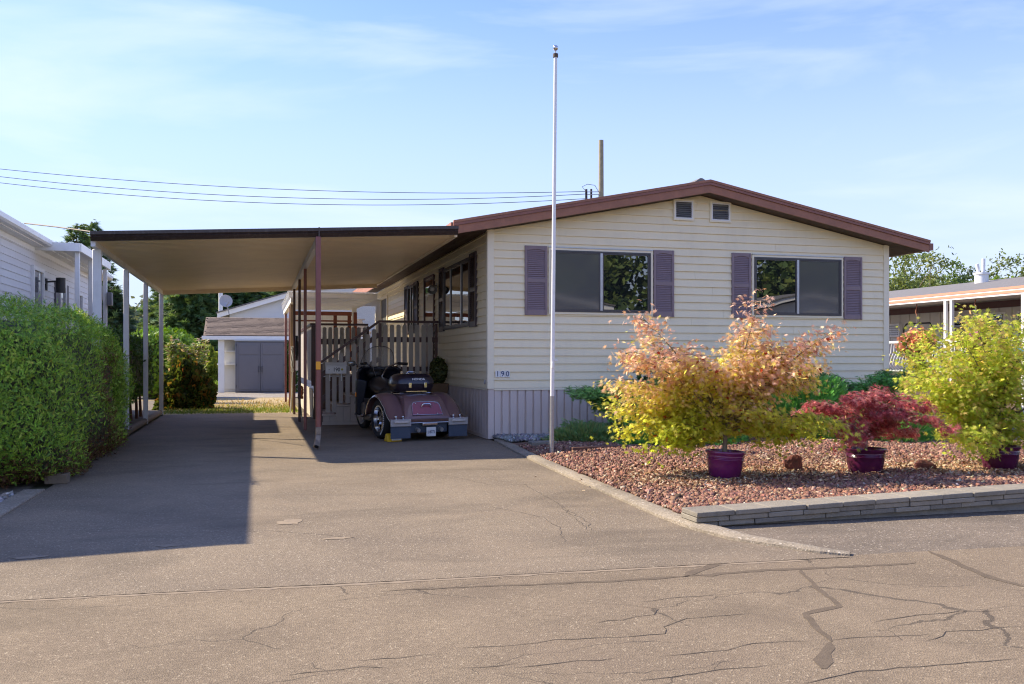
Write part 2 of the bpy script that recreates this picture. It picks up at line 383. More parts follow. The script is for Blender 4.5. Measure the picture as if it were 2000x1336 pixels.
# ---------------------------------------------------------------- the ground
def sheet(name, poly, z, m, kind='structure', parent=None):
    mb = MB(); zz = z if callable(z) else (lambda x, y: z)
    mb.add([(x, y, zz(x, y)) for x, y in poly], [tuple(range(len(poly)))])
    o = mb.build(name, m, parent)
    if kind and parent is None: o['kind'] = kind
    return o
SOIL = mat('dry_soil', (.17, .125, .08), .95, .3, 1.1, .5, 25, col2=(.10, .105, .045))
sheet('ground', [(-700, -700), (700, -700), (700, 900), (-700, 900)], -.03, SOIL)
ROADM = asphalt('road_asphalt', (.23, .178, .12), (.182, .14, .096), (.33, .27, .19), crack=.6, grain=1.15, stain=(.20, .152, .106))
DRIVEM = asphalt('driveway_asphalt', (.225, .178, .125), (.176, .139, .10), (.38, .32, .24), grain=1.15, stain=(.26, .20, .138))
SHOULM = asphalt('shoulder_asphalt', (.20, .16, .12), (.145, .118, .09), (.36, .31, .25), grain=.9)
ry = lambda x: 5.22 - .055 * x
road = sheet('road', [(-120, ry(-120) - 7.2), (120, ry(120) - 7.2), (120, ry(120)), (-120, ry(-120))], -.0035, ROADM)
KP = [(3.50, 13.52), (3.36, 12.0), (3.25, 10.57), (3.17, 9.2), (3.11, 7.79), (3.05, 6.6), (3.06, 6.1), (3.14, 5.65), (3.46, 5.12), (3.62, 4.99)]
ed = lambda x: ry(x) - .06
dpoly = [(-1.92, ed(-1.92)), (-.6, ed(-.6) + .008), (.9, ed(.9) - .008), (2.2, ed(2.2) + .006), (3.62, ed(3.62))] + KP[::-1][1:] + [(3.60, 22.2), (-2.0, 22.0), (-1.97, 14), (-1.93, 9)]
drive = sheet('driveway', dpoly, 0., DRIVEM)
sheet('road_shoulder', [(3.06, 6.45)] + [(x + .02, y) for x, y in KP[6:]] + [(60, ry(60)), (60, 6.45)], -.004, SHOULM)

def ribbon(pts, wd, z, name, m, parent, jit=.0, kind=None):
    pts = [Vector((p[0], p[1], 0)) for p in pts]; q = []
    for a, b in zip(pts[:-1], pts[1:]):
        n = max(2, int((b - a).length / .07))
        q += [a.lerp(b, i / n) for i in range(n)]
    q.append(pts[-1]); rr = random.Random(len(q) * 7 + int(abs(pts[0].x) * 100))
    q = [p + Vector((rr.gauss(0, jit), rr.gauss(0, jit), 0)) for p in q]
    rows = []
    for i, p in enumerate(q):
        d = (q[min(i + 1, len(q) - 1)] - q[max(i - 1, 0)]).normalized(); nn = Vector((-d.y, d.x, 0))
        f = i / (len(q) - 1); wdt = (wd[0] + (wd[1] - wd[0]) * f if hasattr(wd, '__len__') else wd) * (1 + rr.uniform(-.35, .35)) / 2
        if jit and (i == 0 or i == len(q) - 1): wdt *= .2
        rows.append([(p.x - nn.x * wdt, p.y - nn.y * wdt, z), (p.x + nn.x * wdt, p.y + nn.y * wdt, z)])
    o = MB().grid(rows).build(name, m, parent)
    return o
TAR = mat('tar_seal', (.15, .118, .087), .95, .25, 14, .4, 120, spec=.1, col2=(.12, .095, .07))
CRK = mat('crack_void', (.055, .045, .036), .95, .2, 9)
CRKD = mat('hairline_crack', (.09, .075, .06), .95, .2, 9)
gp = lambda *uv: [tuple(gnd(u, v)[:2]) for u, v in uv]
for pts, wd in ((gp((760, 1152), (1000, 1142), (1200, 1134), (1335, 1125)), (.015, .04)), (gp((1335, 1125), (1362, 1113), (1400, 1101), (1500, 1091), (1600, 1085)), (.065, .02)),
                (gp((1335, 1125), (1500, 1112), (1640, 1107), (1790, 1099)), .042), (gp((1560, 1110), (1590, 1142), (1640, 1182), (1572, 1197), (1600, 1230), (1626, 1253)), (.02, .042)),
                (gp((1626, 1253), (1612, 1275), (1604, 1305)), (.035, .095)), (gp((1812, 1075), (1872, 1100), (1930, 1126), (2010, 1147)), (.035, .06))):
    ribbon(pts, wd, -.002, 'tar_seal', TAR, road, .006)
for uv in (((905, 1262), (985, 1261), (1080, 1249), (1200, 1244), (1300, 1236), (1296, 1222), (1340, 1207), (1470, 1197)), ((1000, 1303), (1090, 1294), (1210, 1283)), ((1300, 1281), (1420, 1268), (1500, 1252), (1580, 1250)),
           ((1250, 1175), (1330, 1166), (1420, 1160)), ((900, 1305), (1010, 1297)), ((1626, 1250), (1700, 1243), (1830, 1236)), ((1810, 1252), (1850, 1233), (2000, 1222)), ((1240, 1330), (1370, 1310), (1520, 1296)),
           ((1560, 1336), (1680, 1310), (1800, 1300), (1990, 1285)), ((1700, 1215), (1800, 1200), (1960, 1190)), ((1160, 1215), (1275, 1200), (1290, 1186)), ((700, 1290), (860, 1275)), ((560, 1320), (700, 1300), (760, 1306))):
    ribbon(gp(*uv), .0045, -.0017, 'crack', CRK, road, .0075)
for uv in (((880, 930), (960, 948), (1080, 945), (1115, 943)), ((1020, 944), (1040, 955), (1085, 980), (1150, 1035)), ((960, 990), (1060, 1010), (1092, 1030), (1105, 1060)), ((1090, 985), (1150, 1020), (1157, 1036)), ((0, 1035), (200, 1038), (420, 1040), (520, 1037), (620, 1043), (700, 1052))):
    ribbon(gp(*uv), .004, .0018, 'crack', CRKD, drive, .008)
DUST = mat('sand_dust', (.30, .23, .155), .95, .25, 18, col2=(.21, .165, .12))
for (u, v, a, b) in ((330, 1066, .11, .05), (60, 1089, .12, .05), (150, 1159, .22, .05), (70, 1164, .2, .03), (655, 1052, .12, .04), (450, 1142, .25, .012), (568, 1020, .1, .13)):
    c = gnd(u, v); pl = []
    for k in range(18):
        t = 2 * math.pi * k / 18; f = random.uniform(.6, 1.15); pl.append((c.x + math.cos(t) * a * f, c.y + math.sin(t) * b * f))
    sheet('dust_patch', pl, .003 if c.y > 5.35 else -.0012, DUST, parent=drive)

ribbon([(-1.9, ed(-1.9) - .012), (-.8, ed(-.8) - .012 + .012), (.5, ed(.5) - .026), (1.8, ed(1.8) - .01), (3.3, ed(3.3) - .012)], .04, -.0021, 'dust_seam', DUST, road, .006)
# exposed aggregate kerb between driveway and rock bed
AGG = asphalt('exposed_aggregate', (.31, .26, .195), (.23, .195, .15), (.45, .40, .33), grain=.75)
rows = []
n_k = []
for i in range(len(KP) - 1):
    a, b = Vector(KP[i]), Vector(KP[i + 1])
    n_k += [a.lerp(b, j / 6) for j in range(6)]
n_k.append(Vector(KP[-1]))
for i, p in enumerate(n_k):
    d = (n_k[min(i + 1, len(n_k) - 1)] - n_k[max(i - 1, 0)]).normalized(); nn = Vector((-d.y, d.x))     # to the bed
    f = i / (len(n_k) - 1); wd = .17 * (1 - .55 * max(0, (f - .72) / .28)); h = .034 * (1 - .6 * max(0, (f - .75) / .25)); j = random.uniform(-.008, .008)
    rows.append([(p.x + nn.x * t * wd, p.y + nn.y * t * wd, z) for t, z in ((0 + j, -.02), (.02 + j, h * .6), (.18, h), (.6, h * 1.12), (.95, h * .9), (1.02, -.02))])
kerb = MB().grid(rows).build('kerb', AGG, smooth=True); kerb['kind'] = 'structure'

# rock bed: soil sheet and thousands of red lava pebbles
def bedz(x, y):
    return .035 + .05 * min(1, max(0, (x - 3.2) / 1.0)) * min(1, max(0, (13.9 - y) / 2.)) + .012 * math.sin(x * 2.1 + y) + .012 * math.sin(y * 1.7 - x * .6)
xs = np.linspace(3.2, 11.2, 60); ys = np.linspace(6.3, 13.72, 50)
kx = lambda y: float(np.interp(y, [p[1] for p in KP[::-1]], [p[0] for p in KP[::-1]]))
rows = [[(max(x, kx(y) + .13), y, bedz(x, y) - .03) for x in xs] for y in ys]
BEDM = mat('lava_soil', (.13, .062, .045), .95, .4, 9, .6, 50, col2=(.20, .13, .08))
bed = MB().grid(rows).build('rock_bed', BEDM, smooth=True); bed['kind'] = 'structure'
def ico():
    v = np.array([(x, y, z) for z in (-.62, .62) for x, y in ((-.62, -.62), (.62, -.62), (.62, .62), (-.62, .62))]) * 1.25
    f = np.array([(0, 2, 1), (0, 3, 2), (4, 5, 6), (4, 6, 7), (0, 1, 5), (0, 5, 4), (1, 2, 6), (1, 6, 5), (2, 3, 7), (2, 7, 6), (3, 0, 4), (3, 4, 7)])
    return v, f
IV, IF = ico()
def pebbles(name, n, xy, zf, smin, smax, cols, wts, m, label, cat, rough=.28):
    P = xy(n); n = len(P)
    Z = np.array([zf(x, y) for x, y in P])
    s = rng.uniform(smin, smax, n) * (1 + .5 * (rng.random(n) > .93))
    dim = rng.uniform(.65, 1.35, (n, 3)); q = rng.normal(size=(n, 4)); q /= np.linalg.norm(q, axis=1, keepdims=True)
    a, b, c, d = q.T
    RM = np.stack([np.stack([1 - 2 * (c * c + d * d), 2 * (b * c - a * d), 2 * (b * d + a * c)], 1), np.stack([2 * (b * c + a * d), 1 - 2 * (b * b + d * d), 2 * (c * d - a * b)], 1), np.stack([2 * (b * d - a * c), 2 * (c * d + a * b), 1 - 2 * (b * b + c * c)], 1)], 1)
    V = IV[None] * (1 + rng.normal(size=(n, len(IV), 3)) * rough) * dim[:, None, :]
    V = np.einsum('nij,nkj->nki', RM, V) * s[:, None, None]
    V[:, :, 0] += P[:, 0:1]; V[:, :, 1] += P[:, 1:2]; V[:, :, 2] += Z[:, None] + s[:, None] * .1
    F = (IF[None] + (np.arange(n) * len(IV))[:, None, None]).reshape(-1, 3); V = V.reshape(-1, 3)
    me = bpy.data.meshes.new(name); me.vertices.add(len(V)); me.vertices.foreach_set('co', V.ravel())
    me.loops.add(len(F) * 3); me.loops.foreach_set('vertex_index', F.ravel().astype(np.int32))
    me.polygons.add(len(F)); me.polygons.foreach_set('loop_start', np.arange(0, len(F) * 3, 3, dtype=np.int32)); me.update(calc_edges=True)
    at = me.attributes.new('tint', 'FLOAT_COLOR', 'POINT'); c4 = np.ones((n, len(IV), 4), np.float32); c4[:, :, :3] = tints(n, cols, wts, .22)[:, None, :]
    at.data.foreach_set('color', c4.ravel()); me.materials.append(m)
    o = bpy.data.objects.new(name, me); COL.objects.link(o)
    return tag(o, label, cat, kind='stuff')
STONE = leafmat('pebble', 0., .9)
def bed_xy(n):
    x = rng.uniform(3.2, 10.3, n); y = 6.34 + (rng.random(n) ** 1.3) * 5.9
    k = (x > np.array([kx(v) for v in y]) + .15)
    return np.stack([x, y], 1)[k]
pebbles('lava_gravel', 56000, bed_xy, bedz, .007, .0165, [(.25, .125, .085), (.19, .092, .066), (.31, .18, .125), (.12, .06, .048), (.38, .27, .18), (.55, .47, .37)], [5, 4, 3, 2, .8, .25], STONE, 'red brown lava rock gravel covering the planting bed', 'gravel')
# pale bark and leaf litter round the pots
def litter_xy(n):
    c = np.array([(4.3, 8.3), (4.1, 8.0), (4.75, 8.05), (6.1, 8.2), (7.7, 8.1), (7.2, 8.6), (5.4, 8.4), (7.0, 7.8), (8.0, 7.8), (6.0, 9.4)]); k = rng.integers(0, len(c), n)
    return c[k] + rng.normal(size=(n, 2)) * np.array([.42, .30])
P = litter_xy(6500); Pz = np.array([(x, y, bedz(x, y) + .018 + random.random() * .012) for x, y in P])
nn = rng.normal(size=(len(P), 3)) * .45 + np.array([0, 0, 1.])
o = cloud('leaf_litter', Pz, nn, rng.uniform(.018, .05, len(P)), ([(-.15, -.5, 0), (.15, -.5, .05), (.12, .5, 0), (-.1, .5, .08)], [(0, 1, 2), (0, 2, 3)]), tints(len(P), [(.45, .33, .20), (.55, .45, .32), (.32, .17, .08), (.25, .13, .07)]), STONE)
tag(o, 'pale dry leaf litter and bark chips scattered on the rock bed', 'leaf litter', kind='stuff')
# grey gravel strip along the foot of the house front
pebbles('grey_gravel', 2600, lambda n: np.stack([rng.uniform(3.55, 5.2, n), rng.uniform(12.75, 13.74, n)], 1), bedz, .012, .03, [(.28, .28, .28), (.2, .2, .21), (.4, .39, .37)], None, STONE, 'grey crushed gravel along the foot of the house front', 'gravel')

# left verge: soil strip, edging, back lawn
sheet('verge', [(-6, ed(-6)), (-2.12, ed(-2.12)), (-2.12, 30), (-6, 30)], -.012, mat('verge_soil', (.12, .09, .06), .95, .3, 6, .5, 40, col2=(.19, .16, .12)))
MB().box(-2.12, -1.93, 5.4, 9.55, -.02, .018).build('edging_strip', AGG, bevel=.01)['kind'] = 'structure'
pebbles('verge_gravel', 1500, lambda n: np.stack([rng.uniform(-2.9, -2.1, n), rng.uniform(5.6, 9.4, n)], 1), lambda x, y: .0, .008, .022, [(.28, .25, .22), (.2, .17, .14), (.4, .38, .35)], None, STONE, 'loose grey gravel beside the driveway edge at far left', 'gravel')
sheet('back_yard', [(-2.11, 22.05), (1.05, 22.25), (1.05, 31.3), (-7, 31.3), (-7, 29.99), (-2.11, 29.99)], -.006, mat('straw_lawn', (.34, .25, .12), .95, .3, .9, .4, 20, col2=(.42, .33, .18)))
sheet('gravel_pad', [(-7, 31.25), (4, 31.25), (4, 37), (-7, 37)], -.002, asphalt('pad_gravel', (.30, .27, .23), (.24, .21, .18), (.5, .48, .45), grain=.4))
n = 9000; x = rng.uniform(-2.1, 1.0, n); y = 22.1 + rng.gamma(1.6, 1.5, n); k = (y < 30.5); x, y = x[k], y[k]; n = len(x)
gt = np.where((rng.random(n) < np.clip(1.25 - (y - 22) / 4.2, .05, .95))[:, None], tints(n, [(.13, .20, .03), (.20, .24, .05), (.10, .16, .03)]), tints(n, [(.40, .30, .14), (.34, .25, .11)]))
o = cloud('lawn_grass', np.stack([x, y, np.full(n, -.006)], 1), rng.normal(size=(n, 3)) + np.array([0, -.6, 0]), rng.uniform(.03, .085, n), ([(-.12, 0, 0), (.12, 0, 0), (.3, 1, .2)], [(0, 1, 2)]), gt, leafmat('grass_blade', .4), axis=np.array([[0, 0, 1.]]) + rng.normal(size=(n, 3)) * .35)
tag(o, 'patchy green and straw coloured grass behind the driveway', 'grass', kind='stuff')

# ---------------------------------------------------------------- the mobile home
HX0, HX1, HY0, HY1 = 3.488, 10.74, 13.77, 27.8
ZS, ZE, PIT, SLO = .80, 3.255, .127, .197
XM = (HX0 + HX1) / 2
home = thing('mobile_home', (XM, HY0, 0), 'cream sided double wide mobile home with brown gable roof and plum shutters', 'house')
zg = lambda x: ZE + SLO * (x - HX0 if x < XM else HX1 - x)
body = MB().prism([(HX0, ZS), (HX1, ZS), (HX1, ZE), (XM, zg(XM)), (HX0, ZE)], lambda a, b, k: (a, HY0 + k * (HY1 - HY0), b)).build('wall', CREAM, home)
def xl(z): return HX0 + max(0, (z - ZE) / SLO)
def xr(z): return HX1 - max(0, (z - ZE) / SLO)
k = 0
while True:
    zb = ZS + k * PIT; zt = min(zb + PIT + .012, zg(XM) - .005)
    if zb > zg(XM) - .03: break
    cuts = [0., 1.]
    rr = random.Random(k * 13 + 5)
    if rr.random() < .75: cuts.insert(1, rr.uniform(.2, .8))
    for c0, c1 in zip(cuts[:-1], cuts[1:]):
        def X(z, c):
            a, b = xl(z) + .05, xr(z) - .05
            return a + (max(b, a + .01) - a) * c
        g0 = .0015 if c0 > 0 else 0; g1 = .0015 if c1 < 1 else 0
        xm = HX0 + .05 + (HX1 - HX0 - .1) * np.array([c0, c1])
        if zb < ZE - PIT: a0, a1, b0, b1 = xm[0] + g0, xm[1] - g1, xm[0] + g0, xm[1] - g1
        else: a0, a1, b0, b1 = X(zb, c0) + g0, X(zb, c1) - g1, X(zt, c0) + g0, X(zt, c1) - g1
        MB().hexa([(a0, HY0 - .024, zb), (a1, HY0 - .024, zb), (a1, HY0 + .004, zb), (a0, HY0 + .004, zb), (b0, HY0 - .002, zt), (b1, HY0 - .002, zt), (b1, HY0 + .004, zt), (b0, HY0 + .004, zt)]).build('siding_board', CREAM, body)
    k += 1
for k in range(int((ZE - ZS) / PIT) + 1):
    zb = ZS + k * PIT; zt = min(zb + PIT + .012, ZE - .003)
    ycut = [HY0 + .05] + sorted(random.Random(k + 90).sample([16.9, 18.2, 20.4, 22.9, 24.5], 2)) + [HY1]
    for y0, y1 in zip(ycut[:-1], ycut[1:]):
        MB().hexa([(HX0 - .024, y1 - .002, zb), (HX0 - .024, y0, zb), (HX0 + .004, y0, zb), (HX0 + .004, y1 - .002, zb), (HX0 - .002, y1 - .002, zt), (HX0 - .002, y0, zt), (HX0 + .004, y0, zt), (HX0 + .004, y1 - .002, zt)]).build('siding_board', CREAM, body)
for sx, x in ((1, HX0), (-1, HX1)):
    mb = MB(); a, b = sorted((x - sx * .032, x + sx * .072)); mb.box(a, b, HY0 - .034, HY0 - .002, ZS - .01, ZE + (.0 if sx > 0 else 0) + .012)
    a, b = sorted((x - sx * .0325, x - sx * .002)); mb.box(a, b, HY0 - .0015, HY0 + .075, ZS - .01, ZE - .002)
    mb.build('corner_trim', CREAMT, home)
# skirting
sk = MB().box(HX0 + .02, HX1 - .02, HY0 + .02, HY1, .03, ZS - .012).build('skirting', SKIRT, home)
proto = MB().box(0, .104, 0, .03, .075, ZS - .035).build('skirt_panel', SKIRT, sk, bevel=.004, seg=1)
proto.location = (HX0 + .085, HY0 - .008, 0)
for i in range(1, 55):
    if HX0 + .085 + i * .1295 > HX1 - .15: break
    c = proto.copy(); COL.objects.link(c); c.location = (HX0 + .085 + i * .1295, HY0 - .008, 0)
mb = MB()
for i in range(130):
    y = HY0 + .09 + i * .107
    mb.box(HX0 - .008, HX0 + .022, y, y + .082, .06, ZS - .035)
o = mb.build('side_skirt_ribs', SKIRT, sk); o['kind'] = 'stuff'
mb = MB().box(HX0 - .016, HX0 + .075, HY0 - .018, HY0 + .075, .01, ZS - .014); mb.build('skirt_corner', SKIRT, sk)
MB().box(HX0 + .077, HX1, HY0 - .018, HY0 + .018, .022, .074).box(HX0 - .016, HX0 + .018, HY0 + .077, HY1, .005, .06).build('skirt_rail', SKIRT, sk)
MB().box(HX0 + .077, HX1 + .01, HY0 - .022, HY0 + .01, ZS - .034, ZS - .004).box(HX0 - .022, HX0 + .018, HY0 + .077, HY1, ZS - .034, ZS - .004).build('skirt_cap', CREAMT, home)
# roof
EX0, EX1, FY = 2.855, 11.375, 13.436
zt_ = lambda x: 3.315 + .1965 * (x - EX0 if x < XM else EX1 - x)      # roof surface
roof = MB().prism([(EX0, zt_(EX0)), (XM, zt_(XM)), (EX1, zt_(EX1)), (EX1, zt_(EX1) - .05), (XM, zt_(XM) - .05), (EX0, zt_(EX0) - .05)], lambda a, b, k: (a, FY + .02 + k * (HY1 + .35 - FY), b)).build('roof', ROOFG, home)
for s0, s1, nm in ((EX0, XM, 1), (XM, EX1, 2)):
    for z0, z1, y0, y1, m, nme in ((-.185, -.062, FY + .004, FY + .04, BROWN, 'fascia'), (-.060, -.018, FY - .016, FY + .03, BROWNT, 'fascia_trim'), (-.016, .022, FY - .026, FY + .05, BROWN, 'drip_edge')):
        e0, e1 = (s0 - .0, s1) if nm == 1 else (s0, s1)
        MB().prism([(e0, zt_(e0) + z0), (e1, zt_(e1) + z0), (e1, zt_(e1) + z1), (e0, zt_(e0) + z1)], lambda a, b, k: (a, y0 + k * (y1 - y0), b)).build(nme, m, roof)
MB().box(EX0 - .03, EX0 - .002, FY + .05, HY1 + .3, zt_(EX0) - .27, zt_(EX0) - .0).build('eave_fascia', BROWN, roof)
MB().box(EX1 + .002, EX1 + .075, FY - .0, HY1 + .3, zt_(EX1) - .15, zt_(EX1) - .03).build('gutter', BROWNT, roof)
for (xa, za, xb, zb_) in ((HX0 - .002, ZE + .004, EX0, zt_(EX0) - .15), (HX1 + .002, ZE + .004, EX1, zt_(EX1) - .15)):
    for i in range(5):
        f0, f1 = i / 5 + .004, (i + 1) / 5 - .006
        p = [(xa + (xb - xa) * f, za + (zb_ - za) * f) for f in (f0, f1)]
        MB().prism([p[0], p[1], (p[1][0], p[1][1] + .02), (p[0][0], p[0][1] + .02)], lambda a, b, k: (a, FY + .042 + k * (HY1 - FY - .1), b)).build('soffit_plank', SOFFIT, roof)
for s in (0, 1):
    a0, a1 = (HX0, XM) if s == 0 else (XM, HX1)
    MB().prism([(a0, zg(a0) + .006), (a1, zg(a1) + .006), (a1, zg(a1) + .03), (a0, zg(a0) + .03)], lambda a, b, k: (a, FY + .042 + k * (HY0 - FY - .06), b)).build('front_soffit', SOFFIT, roof)
mb = MB().prism([(XM - .19, zt_(XM) - .0), (XM - .10, zt_(XM) + .05), (XM - .02, zt_(XM) + .105), (XM + .02, zt_(XM) + .105), (XM + .12, zt_(XM) + .05), (XM + .19, zt_(XM))], lambda a, b, k: (a, FY + .30 + k * (HY1 - FY - .5), b))
mb.build('ridge_vent', ROOFG, roof)

# openings drawn on a wall: front faces -Y, side faces -X
FR = lambda a, d, z: (a, HY0 - .020 - d, z)
SD = lambda a, d, z: (HX0 - .020 - d, a, z)
def pbox(mb, W, a0, a1, d0, d1, z0, z1):
    return mb.hexa([W(a0, d0, z0), W(a1, d0, z0), W(a1, d1, z0), W(a0, d1, z0), W(a0, d0, z1), W(a1, d0, z1), W(a1, d1, z1), W(a0, d1, z1)])
def ring(W, a0, a1, z0, z1, t, d0, d1):
    mb = MB(); pbox(mb, W, a0, a1, d0, d1, z0, z0 + t); pbox(mb, W, a0, a1, d0, d1, z1 - t, z1)
    pbox(mb, W, a0, a0 + t, d0, d1, z0 + t, z1 - t); pbox(mb, W, a1 - t, a1, d0, d1, z0 + t, z1 - t); return mb
def window(W, a0, a1, z0, z1, muls, parent, panes, trim=CREAMT, frame=ALUD, head=True, tw=.035):
    wn = ring(W, a0, a1, z0, z1, tw, -.012, .02).build('window', trim, parent)
    b0, b1, y0, y1 = a0 + tw + .001, a1 - tw - .001, z0 + tw + .001, z1 - tw - .001
    ring(W, b0, b1, y0, y1, .028, -.012, .030).build('frame', frame, wn)
    xs = [b0 + .028] + muls + [b1 - .028]
    for i, mu in enumerate(muls): pbox(MB(), W, mu - .02, mu + .02, -.012, .026, y0 + .029, y1 - .029).build('mullion', ALU if frame is ALUD else frame, wn)
    for i in range(len(xs) - 1):
        l = xs[i] + (.021 if i else .001); r = xs[i + 1] - (.021 if i < len(xs) - 2 else .001)
        pbox(MB(), W, l, r, -.010, .008 if panes[i] is GLASS else .014, y0 + .029, y1 - .029).build('pane', panes[i], wn)
        ring(W, l, r, y0 + .029, y1 - .029, .02, .009, .02).build('sash', frame, wn)
    if head: pbox(MB(), W, a0, a1, .0, .034, z1 + .001, z1 + .018).build('drip_cap', ALU, wn)
    return wn
def shutter(W, a0, a1, z0, z1, parent, m):
    st = .038
    sh = pbox(MB(), W, a0 + .004, a1 - .004, -.010, .006, z0 + .004, z1 - .004).build('shutter', m, parent)
    mb = MB(); pbox(mb, W, a0, a0 + st, -.010, .028, z0, z1); pbox(mb, W, a1 - st, a1, -.010, .028, z0, z1); mb.build('stile', m, sh, bevel=.003, seg=1)
    zm = z0 + (z1 - z0) * .50
    bands = [(z0, z0 + .085), (zm - .035, zm + .035), (z1 - .065, z1)]
    for i, (q0, q1) in enumerate(bands):
        mb = MB()
        if i == 2:
            n = 9; ar = [(a0 + st + .0005 + (a1 - a0 - 2 * st - .001) * j / n, q0 - .0 + .026 * math.sin(math.pi * j / n) - .012) for j in range(n + 1)]
            mb.prism(ar + [(a1 - st - .0005, q1), (a0 + st + .0005, q1)], lambda a, b, k: W(a, -.009 + k * .034, b))
        else: pbox(mb, W, a0 + st + .0005, a1 - st - .0005, -.009, .025, q0, q1)
        mb.build('rail', m, sh, bevel=.002, seg=1)
    mb = MB()
    for q0, q1 in ((bands[0][1], bands[1][0]), (bands[1][1], bands[2][0] + .012)):
        n = 15; p = (q1 - q0) / n
        for j in range(n):
            z = q0 + p * j
            mb.hexa([W(a0 + st, .021, z + .002), W(a1 - st, .021, z + .002), W(a1 - st, .015, z + .002), W(a0 + st, .015, z + .002), W(a0 + st, .008, z + p * .96), W(a1 - st, .008, z + p * .96), W(a1 - st, .004, z + p * .96), W(a0 + st, .004, z + p * .96)])
    o = mb.build('louvres', m, sh); o['kind'] = 'stuff'
    return sh
fz = lambda u, v: onY(u, v, HY0)
w0, w1 = fz(1070.5, 613.5), fz(1273, 491)
ZW0, ZW1 = w0.z, w1.z
window(FR, w0.x, w1.x, ZW0, ZW1, [fz(1173, 550).x], home, [SCREEN, GLASS])
v0, v1 = fz(1467, 622), fz(1644, 507)
window(FR, v0.x, v1.x, ZW0, ZW1, [fz(1556, 560).x], home, [GLASS, SCREEN])
for u0, u1 in ((1024, 1067.5), (1275, 1314.5), (1427.5, 1464.5), (1646, 1681)):
    shutter(FR, fz(u0, 500).x, fz(u1, 500).x, ZW0 - .02, ZW1 + .02, home, SHUT)
# gable vents
for u0, u1, vt, vb in ((1313.5, 1354, 388.7, 432), (1385, 1426, 393.5, 435.8)):
    a, b = fz(u0, vt), fz(u1, vb); tz, bz = a.z, b.z
    vt_ = ring(FR, a.x, b.x, bz, tz, .028, -.008, .022).build('gable_vent', CREAMT, home)
    pbox(MB(), FR, a.x + .028, b.x - .028, -.008, .001, bz + .028, tz - .028).build('backing', BLACK, vt_)
    ring(FR, a.x + .029, b.x - .029, bz + .029, tz - .029, .018, .002, .02).build('frame', WHITEM, vt_)
    for j in range(8):
        z = bz + .05 + (tz - bz - .1) / 8 * j
        mb = MB(); c0, c1 = a.x + .048, b.x - .048
        mb.hexa([FR(c0, .024, z), FR(c1, .024, z), FR(c1, .020, z - .002), FR(c0, .020, z - .002), FR(c0, .004, z + .024), FR(c1, .004, z + .024), FR(c1, .002, z + .022), FR(c0, .002, z + .022)]).build('slat', ALU, vt_)
# house number tiles
BLUE = mat('blue_numeral', (.035, .075, .16), .4, .1)
for i, ch in enumerate('190'):
    c = fz(971 + i * 9.6, 730.5)
    tl = MB().box(c.x - .036, c.x + .036, HY0 - .033, HY0 - .026, c.z - .052, c.z + .052).build('number_tile', WHITE, home, bevel=.002, seg=1)
    text('numeral', ch, .115, (c.x, HY0 - .0345, c.z), BLUE, tl, sx=.95)
# side wall openings
sd = lambda u, v: onX(u, v, HX0)
y0, y1 = sd(921, 600).y, sd(870, 600).y
zb_, zt2 = sd(919.8, 637).z, sd(919.8, 502).z
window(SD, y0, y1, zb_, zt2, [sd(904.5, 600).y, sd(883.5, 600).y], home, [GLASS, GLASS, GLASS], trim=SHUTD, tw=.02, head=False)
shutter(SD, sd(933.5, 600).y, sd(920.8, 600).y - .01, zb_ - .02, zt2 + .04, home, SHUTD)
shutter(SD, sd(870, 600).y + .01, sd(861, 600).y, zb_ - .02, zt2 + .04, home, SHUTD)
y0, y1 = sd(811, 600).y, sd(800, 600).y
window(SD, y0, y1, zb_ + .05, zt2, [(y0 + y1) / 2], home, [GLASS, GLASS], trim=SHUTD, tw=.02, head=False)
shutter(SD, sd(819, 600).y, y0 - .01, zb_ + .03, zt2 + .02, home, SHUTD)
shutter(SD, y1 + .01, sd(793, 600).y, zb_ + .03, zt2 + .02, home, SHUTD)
DKF = .93
y0, y1 = sd(850.5, 560).y, sd(831, 560).y
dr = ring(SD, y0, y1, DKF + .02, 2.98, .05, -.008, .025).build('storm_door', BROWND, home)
pbox(MB(), SD, y0 + .05, y1 - .05, -.008, .006, 2.04, 2.93).build('pane', GLASS, dr)
pbox(MB(), SD, y0 + .05, y1 - .05, -.008, .016, DKF + .07, 1.92).build('lower_panel', BROWND, dr, bevel=.01)
pbox(MB(), SD, y0 + .05, y1 - .05, .0, .022, 1.92, 2.04).build('mid_rail', BROWND, dr)
pbox(MB(), SD, y0 + .07, y0 + .10, .02, .07, 1.93, 2.02).build('handle', ALU, dr, bevel=.005)
yd0, yd1 = sd(759, 600).y, sd(746, 600).y
bd = ring(SD, yd0, yd1, DKF, 3.02, .08, -.008, .03).build('back_doorway', CREAMT, home)
pbox(MB(), SD, yd0 + .08, yd1 - .08, -.008, .004, DKF, 2.94).build('door', mat('grey_door', (.10, .105, .10), .5), bd)
pl = onX(745, 600, HX0); YD = 26.3
dx0, dx1 = onY(687.5, 600, YD).x, HX0 - .05
od = MB()
for a0, a1, z0, z1 in ((dx0, dx1, DKF + .02, 1.15), (dx0, dx1, 2.78, 2.98), (dx0, dx0 + .13, 1.15, 2.78), (dx1 - .13, dx1, 1.15, 2.78)): od.box(a0, a1, YD, YD + .035, z0, z1)
od = od.build('open_screen_door', WHITE, home)
MB().box(dx0 + .131, dx1 - .131, YD + .01, YD + .02, 1.151, 2.779).build('pane', clearmat('clear_pane', (.8, .85, .9), .15), od)
